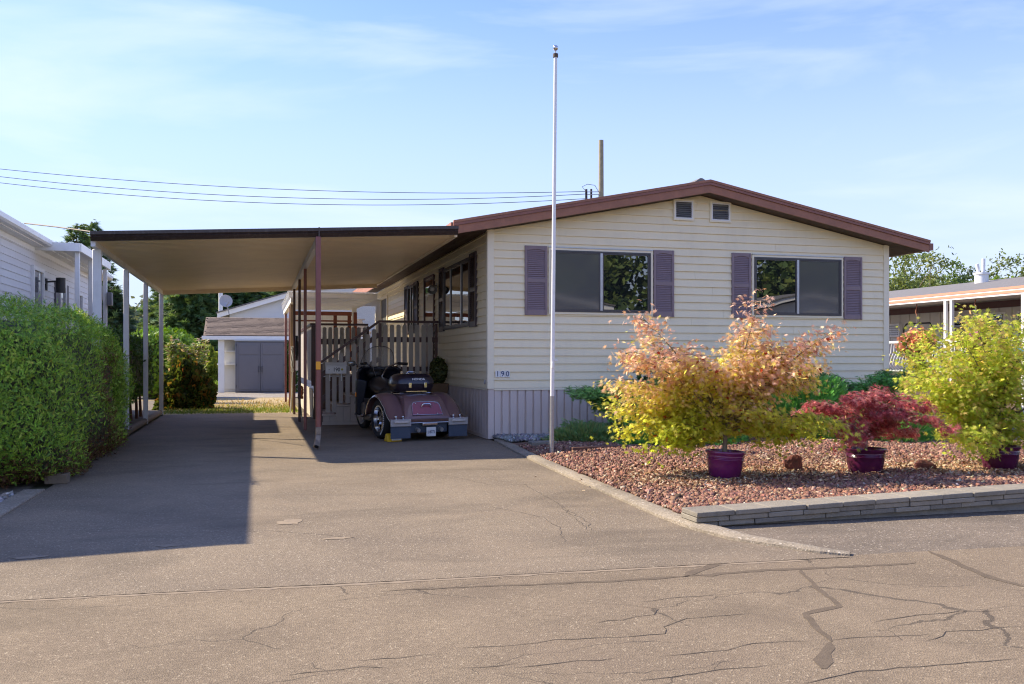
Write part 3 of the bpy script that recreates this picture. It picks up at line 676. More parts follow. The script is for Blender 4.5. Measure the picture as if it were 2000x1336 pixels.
# flood lamp by the door
lp = sd(850, 540); LY = lp.y - .5
fl = MB().tube([(HX0 - .012, LY + .22, 2.72), (HX0 - .03, LY + .22, 2.72)], .05, 14).tube([(HX0 - .03, LY + .22, 2.72), (HX0 - .10, LY + .2, 2.70), (HX0 - .14, LY + .12, 2.68)], .018, 8).build('flood_lamp', ALU, home, smooth=True)
MB().lathe([(.03, 0), (.07, -.06), (.095, -.14), (.088, -.14), (.06, -.05)], (HX0 - .15, LY + .12, 2.69), 18, Matrix.Rotation(R(-55), 3, 'X')).build('reflector', ALU, fl, smooth=True)
MB().ball((HX0 - .15, LY + .05, 2.64), .05).build('bulb', WHITE, fl, smooth=True)
MB().box(HX0 - .05, HX0 - .012, HY0 + .10, HY0 + .14, .86, .93).build('outdoor_tap', STEEL, home, bevel=.006)

# ---------------------------------------------------------------- carport
CX0, CX1, CY0, CY1, CXM = -2.06, 2.80, 12.9, 22.0, .84
cz = lambda x: 2.80 + .054 * (x - CX0)           # underside
car = thing('carport', (CXM, CY0, 0), 'attached carport with ribbed cream metal roof, brown gutter and slim posts', 'carport')
for xa, xb in ((CX0 + .03, CXM - .035), (CXM + .035, CX1)):
    npan = 30; p = (CY1 - CY0 - .14) / npan; pm = None
    for i in range(npan):
        y = CY0 + .13 + i * p; prof = []
        for j in range(2):
            o_ = p * j / 2; prof += [(o_ + .001, .042), (o_ + p * .03, .0), (o_ + p * .33, .0), (o_ + p * .36, .042)]
        if pm is None:
            rows = [[(x, yy, cz(x) + zz) for yy, zz in prof] for x in (xa, xb)]
            pm = MB().grid(rows).build('roof_pan', PAN, car, solid=-.006); pm.location = (0, y, 0)
        else:
            c = pm.copy(); COL.objects.link(c); c.location = (0, y, 0)
MB().hexa([(CX0, CY0 + .12, cz(CX0) + .045), (CX1, CY0 + .12, cz(CX1) + .045), (CX1, CY1, cz(CX1) + .045), (CX0, CY1, cz(CX0) + .045), (CX0, CY0 + .12, cz(CX0) + .06), (CX1, CY0 + .12, cz(CX1) + .06), (CX1, CY1, cz(CX1) + .06), (CX0, CY1, cz(CX0) + .06)]).build('roof_sheet', WHITEM, car)
for xa, xb in ((CX0 - .02, CXM), (CXM + .004, EX0 - .035)):
    g = MB().prism([(0, -.005), (-.03, -.005), (-.075, .045), (-.062, .055), (-.085, .075), (-.085, .118), (.1, .118), (.1, .10), (.004, .10)], lambda a, b, k: ((xa, xb)[k], CY0 + .10 + a, cz((xa, xb)[k]) + b))
    g.build('gutter', GUT, car)
MB().box(CXM - .006, CXM + .012, CY0 + .0125, CY0 + .05, cz(CXM) + .0, cz(CXM) + .125).build('gutter_joint', GUT, car)
MB().box(CX0 - .03, CX0 + .028, CY0 + .125, CY1, cz(CX0) - .07, cz(CX0) + .06).build('side_beam', WHITEM, car)
MB().box(CXM - .033, CXM + .033, CY0 + .125, CY1 + .0, cz(CXM) - .10, cz(CXM) + .02).build('centre_beam', WHITEM, car)
for x0, x1 in ((CX0 + .03, CXM - .034), (CXM + .034, CX1)):
    MB().hexa([(x0, CY1 - .02, cz(x0) - .09), (x1, CY1 - .02, cz(x1) - .09), (x1, CY1 + .03, cz(x1) - .09), (x0, CY1 + .03, cz(x0) - .09), (x0, CY1 - .02, cz(x0) + .03), (x1, CY1 - .02, cz(x1) + .03), (x1, CY1 + .03, cz(x1) + .03), (x0, CY1 + .03, cz(x0) + .03)]).build('end_beam', PAN, car)
MB().hexa([(CX1 - .02, CY0 + .13, cz(CX1) - .03), (EX0 - .031, CY0 + .13, cz(CX1) - .03), (EX0 - .031, CY1, cz(CX1) - .03), (CX1 - .02, CY1, cz(CX1) - .03), (CX1 - .02, CY0 + .13, cz(CX1) + .02), (EX0 - .031, CY0 + .13, cz(CX1) + .02), (EX0 - .031, CY1, cz(CX1) + .02), (CX1 - .02, CY1, cz(CX1) + .02)]).build('ledger', PAN, car)
def white_post(x, y, zt, wd=.085, d=.06):
    mb = MB().box(x - wd / 2, x + wd / 2, y - d / 2, y - d / 2 + .012, 0, zt).box(x - wd / 2, x - wd / 2 + .022, y - d / 2 + .012, y + d / 2, 0, zt).box(x + wd / 2 - .022, x + wd / 2, y - d / 2 + .012, y + d / 2, 0, zt)
    return mb.build('post', WHITEM, car, bevel=.004, seg=1)
for y, wd in ((13.35, .11), (16.2, .085), (18.95, .085), (21.95, .085)): white_post(CX0, y, cz(CX0) - .072, wd)
for y in (16.6, 18.8, 21.4): MB().box(CXM - .026, CXM + .026, y - .026, y + .026, 0, cz(CXM) - .101).build('post', POSTR if y < 17 else BROWND, car, bevel=.006, seg=1)
dsx, dsy = CXM - .01, CY0 + .02
ds = MB().box(dsx - .036, dsx + .036, dsy - .03, dsy + .03, .30, cz(CXM) - .006).build('downspout', POSTR, car, bevel=.012)
mb = MB(); el = [(dsx, dsy, .31), (dsx, dsy - .005, .20), (dsx - .012, dsy - .04, .11), (dsx - .035, dsy - .12, .045)]
for a, b in zip(el[:-1], el[1:]): mb.bar(a, b, .078, .066, (0, -1, 0))
mb.build('elbow', mat('bare_spout', (.30, .24, .18), .5, .4, 14, metal=.3, dirt=.5, dcol=(.12, .05, .04)), ds, bevel=.01)
MB().tube([(dsx - .033, dsy - .155, .055), (dsx - .0345, dsy - .158, .052)], .030, 14).build('spout_mouth', BLACK, ds)
z = onY(621, 714, dsy).z
MB().box(dsx - .034, dsx + .030, dsy - .042, dsy - .031, z - .055, z + .055).build('reflector', mat('amber_reflector', (.95, .42, .02), .3, .15, 20), ds, bevel=.012, seg=3)
# patio cover behind
pat = thing('patio_cover', (CXM, 24, 0), 'white slatted patio cover on brown posts behind the carport', 'patio cover')
for i in range(9):
    y = 22.25 + i * .66
    MB().box(CXM - .1, HX0 - .65, y, y + .09, 2.72, 2.84).build('rafter', WHITE, pat)
MB().box(CXM - .12, HX0 - .62, 22.2, 28.2, 2.86, 2.875).build('roof_sheet', clearmat('frosted_roof', (.85, .87, .9), .75), pat)
MB().box(CXM - .05, CXM + .05, 22.15, 28.2, 2.60, 2.715).build('beam', WHITE, pat)
for y in (24.06, 27.6): MB().box(CXM - .03, CXM + .03, y - .03, y + .03, 0, 2.6).build('post', POSTR, pat, bevel=.006, seg=1)
MB().box(CXM - .03, CXM + .05, 23.0, 23.08, 0, 2.6).build('post', mat('tan_post', (.33, .22, .11), .6), pat)
MB().box(CXM + .06, 2.5, 25.0, 25.09, 2.44, 2.54).box(CXM + .06, 2.5, 25.0, 25.05, 2.27, 2.31).build('header', WOODR, pat)
for x in (2.02, 2.40, 2.56): MB().box(x, x + .09, 25.1, 25.19, DKF, 2.54).build('post', WOODR, pat)
scr = MB()
scr.box(CXM + .1, 2.9, 27.9, 27.93, DKF, 2.7)
scr = scr.build('back_screen', WHITE, pat)
for i in range(15): MB().box(CXM + .12 + i * .135, CXM + .135 + i * .135, 27.885, 27.899, DKF, 2.7).build('batten', WHITEM, scr)
# ---------------------------------------------------------------- porch deck and stair
DY0, DY1, DXL, DXS = 17.72, 19.5, 1.12, 2.29
dk = thing('porch', (2.3, DY0, 0), 'raised porch with grey picket railings, brown handrails and side stair', 'porch')
MB().box(DXS, HX0 - .03, DY0 - .02, DY1 + .02, DKF - .04, DKF).box(DXL, HX0 - .03, DY1 + .021, 25.0, DKF - .04, DKF).build('deck_floor', STAIR, dk)
for i in range(9):
    a = DXS + .0 + i * .131
    MB().box(a, a + .125, DY0 + .0, DY0 + .03, .05, DKF - .045).build('skirt_board', STAIR, dk)
for i in range(40):
    a = DY1 + .03 + i * .135
    MB().box(DXL + .01, DXL + .03, a, a + .128, .02, DKF - .30).build('skirt_board', mat('pale_skirt', (.60, .55, .44), .6, .08, 4), dk)
steps = [(1.225, .205), (1.475, .385), (1.745, .565), (2.015, .745)]
for i, (x, z) in enumerate(steps):
    x1 = steps[i + 1][0] if i < 3 else DXS
    MB().box(x - .02, x1, DY0 - .03, DY1, z - .035, z).build('tread', STAIR, dk, bevel=.005, seg=1)
    MB().box(x1 - .018, x1, DY0 + .001, DY1, z + .001, z + .143).build('riser', mat('stair_edge', (.22, .13, .075), .6), dk)
    nb = 2
    for j in range(nb):
        a, b = x + (x1 - x) * j / nb, x + (x1 - x) * (j + 1) / nb - .004
        MB().box(a, b, DY0 - .012, DY0 + .018, .06, z - .04).build('stringer_board', STAIR, dk)
MB().box(1.21, HX0 - .05, DY0 - .022, DY0 - .0135, .0, .058).build('base_rail', STAIR, dk)
MB().box(DXL + .04, DXS + .9, DY1 + .03, DY1 + .05, .0, DKF - .045).build('under_deck_panel', mat('brown_panel', (.16, .10, .07), .7, .2, 6), dk)
def picket(x, y, z0, z1, wd=.082):
    n = 6; pts = [(x - wd / 2, z0), (x + wd / 2, z0)] + [(x + wd / 2 * math.cos(math.pi * i / n), z1 - wd / 2 * .75 + wd / 2 * .75 * math.sin(math.pi * i / n)) for i in range(n + 1)]
    return MB().prism(pts, lambda a, b, k: (a, y + k * .02, b)).build('picket', PICK, dk)
zi = lambda px, py: onY(570 + px / 4.0475, 560 + py / 4.0475, DY0)
for px, pt, pb in ((283, 598, 995), (335, 558, 995), (387, 522, 922), (440, 487, 922), (492, 450, 846), (545, 412, 846), (598, 375, 770), (650, 335, 770)):
    t, b = zi(px, pt), zi(px, pb); picket(t.x, DY0 - .034, b.z + .004, t.z)
for px in (738, 790, 842, 890, 940, 990, 1040, 1090): picket(zi(px, 300).x, DY0 - .034, .97, zi(px, 300).z)
zk = lambda px, py: onY(570 + px / 4.0475, 560 + py / 4.0475, DY1)
for px in (258, 303, 348, 395, 440, 485, 528, 575): picket(zk(px, 320).x, DY1 - .034, .97, zk(px, 320).z)
ZR = 1.985
hr0, hr1 = zi(232, 597), zi(690, 275)
MB().bar((hr0.x - .01, DY0 - .02, hr0.z), (hr1.x, DY0 - .02, ZR), .07, .045).box(hr1.x + .0, HX0 - .03, DY0 - .055, DY0 + .015, ZR - .022, ZR + .022).build('handrail', BROWND, dk)
MB().box(DXL - .02, DXS, DY1 - .05, DY1 + .02, ZR - .022, ZR + .022).build('handrail', BROWND, dk)
MB().box(DXL - .03, DXL + .04, DY1 + .021, 24.9, ZR - .022, ZR + .022).build('handrail', BROWND, dk)
MB().bar((hr0.x, DY0 + .01, hr0.z - .25), (hr1.x, DY0 + .01, ZR - .25), .03, .09).bar((hr0.x, DY0 + .01, hr0.z - .72), (hr1.x, DY0 + .01, ZR - .72), .03, .09).box(hr1.x + .03, HX0 - .04, DY0 - .012, DY0 + .02, ZR - .40, ZR - .30).box(hr1.x + .03, HX0 - .04, DY0 - .012, DY0 + .02, 1.02, 1.11).build('back_rail', BROWND, dk)
MB().box(DXL + .1, DXS - .02, DY1 - .012, DY1 + .02, ZR - .42, ZR - .30).box(DXL + .1, DXS - .02, DY1 - .012, DY1 + .02, 1.02, 1.11).build('back_rail', BROWND, dk)
for x, y, wd, z0 in ((hr0.x, DY0 + .005, .05, 0), (hr1.x + .015, DY0 + .005, .055, .0), (HX0 - .07, DY0 + .01, .05, DKF), (DXS + .0, DY1 + .05, .05, DKF)):
    MB().box(x - wd / 2, x + wd / 2, y - wd / 2, y + wd / 2, z0, (hr0.z if x < 1.3 else ZR) - .03).build('rail_post', BROWND, dk)
MB().box(DXL - .01, DXL + .135, DY1 - .04, DY1 + .019, .70, ZR - .024).build('rail_post', BROWND, dk)
for i in range(14):
    a = DY1 + .10 + i * .36
    MB().box(DXL - .012, DXL + .008, a, a + .345, .80, ZR - .10).build('side_panel', PICK, dk)
# mailbox hung on the pickets
m0, m1 = onY(635.5, 730, DY0 - .16), onY(677, 709.5, DY0 - .16)
mbx = thing('mailbox', ((m0.x + m1.x) / 2, DY0 - .1, m0.z), 'white metal wall mailbox numbered 190 hung on the stair pickets', 'mailbox')
hh = m1.z - m0.z
MB().prism([(0, 0), (.10, 0), (.10, hh), (.06, hh), (0, hh * .78)], lambda a, b, k: (m0.x + .005 + k * (m1.x - m0.x - .01), DY0 - .16 + a, m0.z + b)).build('box', WHITEM, mbx, bevel=.005)
MB().prism([(-.012, hh * .72), (-.004, hh * .80), (.06, hh + .008), (.102, hh + .008), (.102, hh + .016), (.055, hh + .018), (-.012, hh * .80)], lambda a, b, k: (m0.x - .002 + k * (m1.x - m0.x + .004), DY0 - .16 + a, m0.z + b)).build('lid', WHITEM, mbx, bevel=.003)
text('number', '190', .105, ((m0.x + m1.x) / 2 + .01, DY0 - .163, m0.z + hh * .38), INK, mbx, sx=.85)
MB().tube([(m1.x - .085, DY0 - .160, m0.z + hh * .40), (m1.x - .085, DY0 - .164, m0.z + hh * .40)], .022, 16).build('sticker', mat('yellow_sticker', (.45, .42, .06), .5), mbx)
MB().tube([(m0.x + .07, DY0 - .16, m0.z + hh * .38), (m0.x + .07, DY0 - .166, m0.z + hh * .38)], .008, 8).build('lock', ALUD, mbx)
for a in (.085, .30): MB().tube([(m0.x + a, DY0 - .12, m0.z + .01), (m0.x + a, DY0 - .12, m0.z - .12), (m0.x + a, DY0 - .15, m0.z - .13)], .009, 8).build('hook', WHITEM, mbx)
# ---------------------------------------------------------------- three-wheeled motorcycle (local axes: x right, y forward)
MAROON = mat('maroon_pearl', (.19, .105, .105), .28, .18, 3, coat=.7, dirt=.12, dcol=(.12, .085, .075))
MAROON2 = mat('maroon_lid', (.28, .06, .085), .3, .15, 3, coat=.5)
CHROME = mat('chrome', (.62, .62, .63), .16, .08, 10, metal=1.)
RUBBER = mat('tyre_rubber', (.017, .017, .018), .8, .25, 12, .3, 90)
NAVY = mat('navy_vinyl', (.010, .012, .020), .42, .2, 6, .25, 14)
CASE = mat('dark_plum_case', (.022, .016, .024), .3, .2, 4, coat=.3)
FLAP = mat('blue_grey_flap', (.05, .068, .10), .6, .15, 9)
PLATE = mat('plate_grey', (.38, .35, .33), .45, .15, 9)
TA = R(13)
tk = thing('trike_motorcycle', (2.40, 14.5, 0), 'maroon three wheeled touring motorcycle with windshield and dark top case', 'motorcycle', rz=TA)
tk.scale = (.87, 1.07, 1)
L = dict(local=True)
def wheel(name, x, y, r, wd, rim_r, m_rim, spokes):
    MX = Matrix.Rotation(R(90), 3, 'Y'); h = wd / 2
    t = MB().lathe([(rim_r, -h * .8), (rim_r + .03, -h), (r - .035, -h * .98), (r - .008, -h * .72), (r, -h * .3), (r, h * .3), (r - .008, h * .72), (r - .035, h * .98), (rim_r + .03, h), (rim_r, h * .8)], (x, y, r), 36, MX, cap=False).build(name, RUBBER, tk, smooth=True, **L)
    MB().lathe([(rim_r + .006, -h * .85), (rim_r - .012, -h * .86), (rim_r - .02, -h * .4), (rim_r - .03, 0), (rim_r - .02, h * .4), (rim_r - .012, h * .86), (rim_r + .006, h * .85)], (x, y, r), 32, MX, cap=False).build('rim', m_rim, t, smooth=True, **L)
    mb = MB().lathe([(.05, -h * .5), (.055, 0), (.05, h * .5)], (x, y, r), 14, MX)
    for i in range(spokes):
        a = 2 * math.pi * i / spokes; c = Vector((0, math.cos(a), math.sin(a)))
        p = Vector((x, y, r)) + c * .045; q = Vector((x, y, r)) + c * (rim_r - .015); mb.bar(p, q, .05, .035, (1, 0, 0))
    mb.build('hub', m_rim, t, smooth=True, **L)
    return t
for sx in (-1, 1):
    wt = wheel('rear_wheel', sx * .565, 0, .315, .205, .205, CHROME, 8)
    mb = MB()
    for i in range(15):                                  # worn white sidewall lettering
        a = R(150 + i * 6.5); c = Vector((0, math.cos(a), math.sin(a)))
        mb.bar(Vector((sx * .669, 0, .315)) + c * .245, Vector((sx * .669, 0, .315)) + c * .272, .014, .004, (1, 0, 0))
    mb.build('sidewall_mark', WHITE, wt, **L)
WY = 2.12
fw = wheel('front_wheel', 0, WY, .325, .125, .235, ALU, 5)
MB().lathe([(.236, -.064), (.243, -.066), (.243, .066), (.236, .064)], (0, WY, .325), 32, Matrix.Rotation(R(90), 3, 'Y'), cap=False).build('rim_stripe', CHROME, fw, smooth=True, **L)
rows = []
for i in range(15):
    a = R(20 + i * 9.5); rr_ = .355
    rows.append([(x, WY + math.cos(a) * (rr_ - abs(x) * .35), .325 + math.sin(a) * (rr_ - abs(x) * .35)) for x in (-.08, -.05, 0, .05, .08)])
MB().grid(rows).build('front_fender', CASE, tk, smooth=True, solid=.006, **L)
MB().tube([(-.10, WY, .325), (-.10, WY - .32, 1.0)], .028, 10).tube([(.10, WY, .325), (.10, WY - .32, 1.0)], .028, 10).build('fork', CHROME, tk, smooth=True, **L)
# rear body
prof = [(.70, .60), (.35, .675), (.0, .70), (-.30, .69), (-.40, .665), (-.47, .60), (-.60, .375), (-.625, .345), (-.64, .285), (.62, .285)]
n = len(prof); rows = []
for f, sh in ((-1, .045), (-.97, .015), (-.85, 0), (-.5, 0), (0, -.006), (.5, 0), (.85, 0), (.97, .015), (1, .045)):
    row = []
    for y, z in prof:
        hw = .46 - .10 * max(0, (z - .30) / .40) + .0 * y - .06 * max(0, (y - .2) / .5)
        row.append((f * hw, y + (sh * .6 if y < -.2 else 0), z - sh * (1 if z > .5 else 0)))
    rows.append(row + [row[0]])
bodyo = MB().grid(rows)
bodyo.f += [tuple(range(0, n)), tuple(range(8 * (n + 1), 8 * (n + 1) + n))]
bodyo = bodyo.build('rear_body', MAROON, tk, smooth=True, ang=32, **L)
sl0 = Vector((0, -.47, .60)); sl1 = Vector((0, -.60, .375)); sdn = (sl1 - sl0)
nrm_ = Vector((0, -.866, -.0)) ; nrm_ = Vector((0, -sdn.z, sdn.y)); nrm_ = Vector((0, -abs(nrm_.y), abs(nrm_.z))).normalized()
def onlid(x, t, off): return tuple(sl0 + sdn * t + Vector((x, 0, 0)) + nrm_ * off)
lid = [(-.285, .92), (.285, .92), (.265, .30), (.235, .13), (.17, .07), (-.17, .07), (-.235, .13), (-.265, .30)]
MB().prism(lid, lambda a, b, k: onlid(a, b, .0 + .012 * k)).build('trunk_lid', MAROON2, bodyo, bevel=.004, **L)
MB().tube([onlid(a, b, .013) for a, b in lid[2:] + lid[:0]] + [onlid(*lid[0], .013), onlid(*lid[1], .013), onlid(*lid[2], .013)], .005, 6).build('chrome_outline', CHROME, bodyo, smooth=True, **L)
MB().tube([onlid(-.09, .46, .012), onlid(-.085, .34, .04), onlid(-.06, .28, .05), onlid(.06, .28, .05), onlid(.085, .34, .04), onlid(.09, .46, .012)], .011, 8).build('lid_handle', CHROME, bodyo, smooth=True, **L)
for a, b in ((-.19, .86), (.19, .86), (-.19, .18), (.19, .18)): MB().ball(onlid(a, b, .014), .013, 8, 6).build('lid_bolt', CHROME, bodyo, smooth=True, **L)
MB().box(-.46, .46, -.668, -.642, .29, .345).build('rear_valance', mat('coppery_valance', (.10, .05, .045), .28, .3, 4, coat=.5), bodyo, bevel=.01, **L)
MB().tube([(-.47, -.672, .282), (.47, -.672, .282)], .009, 8).build('trim_strip', CHROME, bodyo, smooth=True, **L)
# fenders: swept shells that flow down behind the wheels
def fend(sx):
    cur = []
    for i in range(13):
        a = R(8 + i * 10.6); cur.append((math.cos(a) * .42, .315 + math.sin(a) * .385))
    cur += [(-.40, .52), (-.47, .43), (-.55, .365), (-.62, .33), (-.655, .30)]
    rows = []
    for x, dr in ((.36, .0), (.43, .022), (.50, .03), (.58, .025), (.65, .010), (.70, -.012), (.715, -.04)):
        row = []
        for y, z in cur:
            d = Vector((y, z - .315)); l = d.length; d = d / l * (l + dr * .9); row.append((sx * x, d.x, d.y + .315))
        rows.append(row)
    f = MB().grid(rows).build('fender', MAROON, tk, smooth=True, solid=.012, **L)
    MB().tube([(sx * .718, y * .965, .315 + (z - .315) * .90) for y, z in cur], .007, 6).build('lip_trim', CHROME, f, smooth=True, **L)
    x0, x1 = sorted((sx * .36, sx * .735))
    tb = MB().box(x0, x1, -.69, -.655, .235, .345).build('tail_panel', PLATE, tk, bevel=.006, **L)
    MB().box(x0 + .055, x1 - .055, -.71, -.692, .285, .325).build('tail_lens', mat('pale_lens', (.55, .50, .46), .15, .2, 20, spec=.8), tb, bevel=.008, **L)
    for dx in (.12, .25):
        MB().ball((x0 + dx, -.62, .375), .026, 10, 6).tube([(x0 + dx, -.62, .37), (x0 + dx, -.63, .335)], .012, 6).build('marker_lamp', CHROME, tb, smooth=True, **L)
    MB().box(x0 + .005, x1 - .005, -.672, -.66, .055, .233).build('mud_flap', FLAP, tk, **L)
fend(-1); fend(1)
MB().box(-.36, .36, -.62, -.60, .13, .272).build('bumper_bar', FLAP, tk, **L)
for x in (-.22, .22): MB().tube([(x, -.40, .19), (x, -.62, .185), (x, -.70, .17)], .032, 10).build('exhaust_pipe', STEEL, tk, smooth=True, **L)
MB().box(-.15, .14, -.70, -.62, .235, .285).build('plate_lamp_bar', CHROME, tk, bevel=.012, **L)
pn = MB().box(-.085, .095, -.715, -.707, .075, .215).build('number_plate', mat('plate_white', (.62, .62, .60), .45, .06, 9), tk, bevel=.006, **L)
text('plate_number', 'J18772', .060, (.005, -.7162, .14), mat('plate_ink', (.02, .025, .09), .5), pn, local=True, sx=.82)
# frame, engine, seat, tank, tail rack, top case
MB().box(-.44, .44, -.58, .55, .16, .28).box(-.17, .17, .4, 1.75, .18, .42).build('frame', BLACK, tk, **L)
MB().box(-.30, .30, .95, 1.45, .20, .58).tube([(-.34, 1.1, .36), (.34, 1.1, .36)], .13, 16).tube([(-.36, 1.35, .40), (.36, 1.35, .40)], .12, 16).build('engine', ALUD, tk, bevel=.02, **L)
MB().tube([(-.22, 1.5, .25), (-.36, 1.45, .28), (-.40, 1.2, .30)], .022, 8).tube([(.22, 1.5, .25), (.36, 1.45, .28), (.40, 1.2, .30)], .022, 8).tube([(-.42, 1.6, .30), (-.18, 1.6, .30)], .02, 8).build('crash_bar', CHROME, tk, smooth=True, **L)
seat = MB().grid([[(math.cos(t) * hw, y, zc + math.sin(t) * hh) for t in [math.pi * k / 10 for k in range(11)]] for y, hw, zc, hh in ((.35, .10, .66, .05), (.42, .20, .68, .12), (.6, .22, .68, .13), (.8, .21, .66, .10), (.95, .19, .66, .12), (1.08, .15, .68, .11), (1.14, .06, .68, .05))])
seat.build('seat', mat('dark_seat', (.025, .022, .023), .55, .2, 8, .2, 40), tk, smooth=True, **L)
tank = MB().grid([[(math.cos(t) * hw, y, zc + math.sin(t) * hh) for t in [2 * math.pi * k / 18 for k in range(19)]] for y, hw, zc, hh in ((.98, .05, .70, .05), (1.03, .15, .72, .11), (1.15, .20, .75, .15), (1.3, .22, .78, .17), (1.45, .21, .80, .16), (1.55, .14, .80, .11), (1.6, .05, .80, .05))])
tank.build('fuel_tank', mat('smoky_brown_tank', (.045, .036, .034), .28, .2, 4, coat=.6), tk, smooth=True, **L)
MB().box(-.22, .22, .05, .30, .695, .712).tube([(-.3, -.12, .715), (.3, -.12, .715)], .012, 8).tube([(-.3, .2, .715), (.3, .2, .715)], .012, 8).build('luggage_rack', CHROME, tk, **L)
def loft(secs, n=20, pw=.45):
    rows = []
    for z, hx, hy, cy in secs:
        r_ = []
        for k in range(n + 1):
            t = 2 * math.pi * k / n; c, s_ = math.cos(t), math.sin(t)
            r_.append((math.copysign(abs(c) ** pw, c) * hx, cy + math.copysign(abs(s_) ** pw, s_) * hy, z))
        rows.append(r_)
    mb = MB().grid(rows); mb.f += [tuple(range(n)), tuple(range((len(secs) - 1) * (n + 1), (len(secs) - 1) * (n + 1) + n))]
    return mb
tcs = loft([(.735, .32, .18, .03), (.75, .35, .21, .03), (.86, .385, .245, .03)]).build('top_case', CASE, tk, smooth=True, ang=50, **L)
loft([(.864, .387, .247, .03), (.915, .38, .242, .03), (.975, .345, .215, .035), (1.01, .29, .17, .04), (1.02, .23, .12, .04)]).build('case_lid', CASE, tcs, smooth=True, ang=50, **L)
MB().box(-.20, .20, -.178, -.16, .735, .75).build('case_trim', CHROME, tcs, **L)
for x in (-.145, .155): MB().box(x - .03, x + .03, -.228, -.212, .80, .885).build('latch', CHROME, tcs, bevel=.006, **L)
text('lettering', 'HONDA', .05, (.02, -.2185, .935), WHITEM, tcs, rot=(R(78), 0, 0), local=True, sx=1.35)
MB().tube([(-.10, .02, 1.012), (-.07, .02, 1.045), (.07, .02, 1.045), (.10, .02, 1.012)], .013, 8).build('case_handle', CHROME, tcs, smooth=True, **L)
# fairing wrapped in dark vinyl, windshield, bars, mirror
rows = []
for z, hw, yo, wrap in ((.36, .22, 1.72, .10), (.50, .28, 1.70, .12), (.64, .31, 1.68, .14), (.78, .34, 1.66, .16), (.90, .41, 1.64, .20), (1.0, .45, 1.60, .24), (1.08, .45, 1.56, .24), (1.13, .38, 1.52, .18)):
    rows.append([(math.sin(R(a)) * hw, yo + .10 * math.cos(R(a)) ** 2 - wrap * (1 - math.cos(R(a))) * .9 + .008 * math.sin(a * .4 + z * 30), z + .01 * math.sin(a * .21 + z * 9)) for a in range(-90, 91, 15)])
MB().grid(rows).build('fairing', NAVY, tk, smooth=True, solid=.05, **L)
for sx in (-1, 1):
    MB().hexa([(sx * .30, 1.50, .26), (sx * .43, 1.52, .30), (sx * .41, 1.62, .30), (sx * .28, 1.62, .26), (sx * .22, 1.42, .88), (sx * .44, 1.45, .92), (sx * .42, 1.60, .92), (sx * .22, 1.58, .88)]).build('lower_fairing', NAVY, tk, bevel=.03, seg=3, **L)
MB().box(-.445, -.425, 1.50, 1.53, .60, .68).build('turn_signal', mat('orange_lens', (.75, .22, .01), .25), tk, bevel=.005, **L)
MB().ball((-.02, 1.52, 1.0), (.20, .10, .09), 16, 8).build('instrument_pod', BLACK, tk, smooth=True, **L)
rows = []
for f, hw in ((0, .36), (.25, .35), (.5, .325), (.7, .29), (.85, .235), (.95, .165), (1., .09)):
    z = 1.115 + .36 * f; yo = 1.60 - .17 * f
    rows.append([(math.sin(R(a)) / math.sin(R(70)) * hw, yo - .14 * (1 - math.cos(R(a))), z) for a in range(-70, 71, 14)])
MB().grid(rows).build('windshield', clearmat('tinted_shield', (.50, .46, .38), .42), tk, smooth=True, **L)
MB().tube([r_[0] for r_ in rows] + [p_ for p_ in rows[-1][1:]] + [r_[-1] for r_ in rows[::-1][1:]], .006, 6).build('shield_rim', ALUD, tk, smooth=True, **L)
MB().tube([(-.05, 1.42, .93), (-.16, 1.36, 1.12), (-.32, 1.26, 1.18), (-.44, 1.14, 1.17)], .015, 8).tube([(.05, 1.42, .93), (.16, 1.36, 1.12), (.32, 1.26, 1.18), (.46, 1.14, 1.17)], .015, 8).build('handlebar', CHROME, tk, smooth=True, **L)
for sx in (-1, 1):
    MB().tube([(sx * .33, 1.255, 1.18), (sx * .48, 1.12, 1.17)], .024, 10).build('grip', BLACK, tk, smooth=True, **L)
    MB().tube([(sx * .30, 1.29, 1.18), (sx * .35, 1.32, 1.19), (sx * .48, 1.20, 1.18)], .008, 6).build('brake_lever', CHROME, tk, smooth=True, **L)
    ms = MB().tube([(sx * .40, 1.50, 1.09), (sx * .44, 1.46, 1.16), (sx * .50, 1.45, 1.18)], .010, 6).build('mirror_arm', CHROME, tk, smooth=True, **L)
    if sx < 0: MB().ball((sx * .55, 1.45, 1.18), (.09, .03, .055), 14, 8).build('mirror', mat('mirror_shell', (.25, .24, .21), .2, metal=.6), ms, smooth=True, **L)
# yellow wheel chock
cp = Matrix.Translation((2.40, 14.5, 0)) @ Matrix.Rotation(TA, 4, 'Z')
q = cp @ Vector((-.52, -.50, 0))
ck = thing('wheel_chock', q, 'yellow plastic wheel chock behind the left rear trike wheel', 'wheel chock', rz=TA)
MB().prism([(-.11, 0), (.13, 0), (.09, .10), (.03, .125), (-.02, .115)], lambda a, b, k: (-.115 + .23 * k, -a * .75, b)).build('wedge', mat('yellow_plastic', (.80, .50, .02), .45, .15, 9), ck, bevel=.012, **L)
MB().hexa([(-.05, -.092, .022), (.10, -.092, .022), (.10, -.098, .02), (-.05, -.098, .02), (-.05, -.071, .082), (.10, -.071, .082), (.10, -.077, .082), (-.05, -.077, .082)]).build('sticker', WHITE, ck, **L)

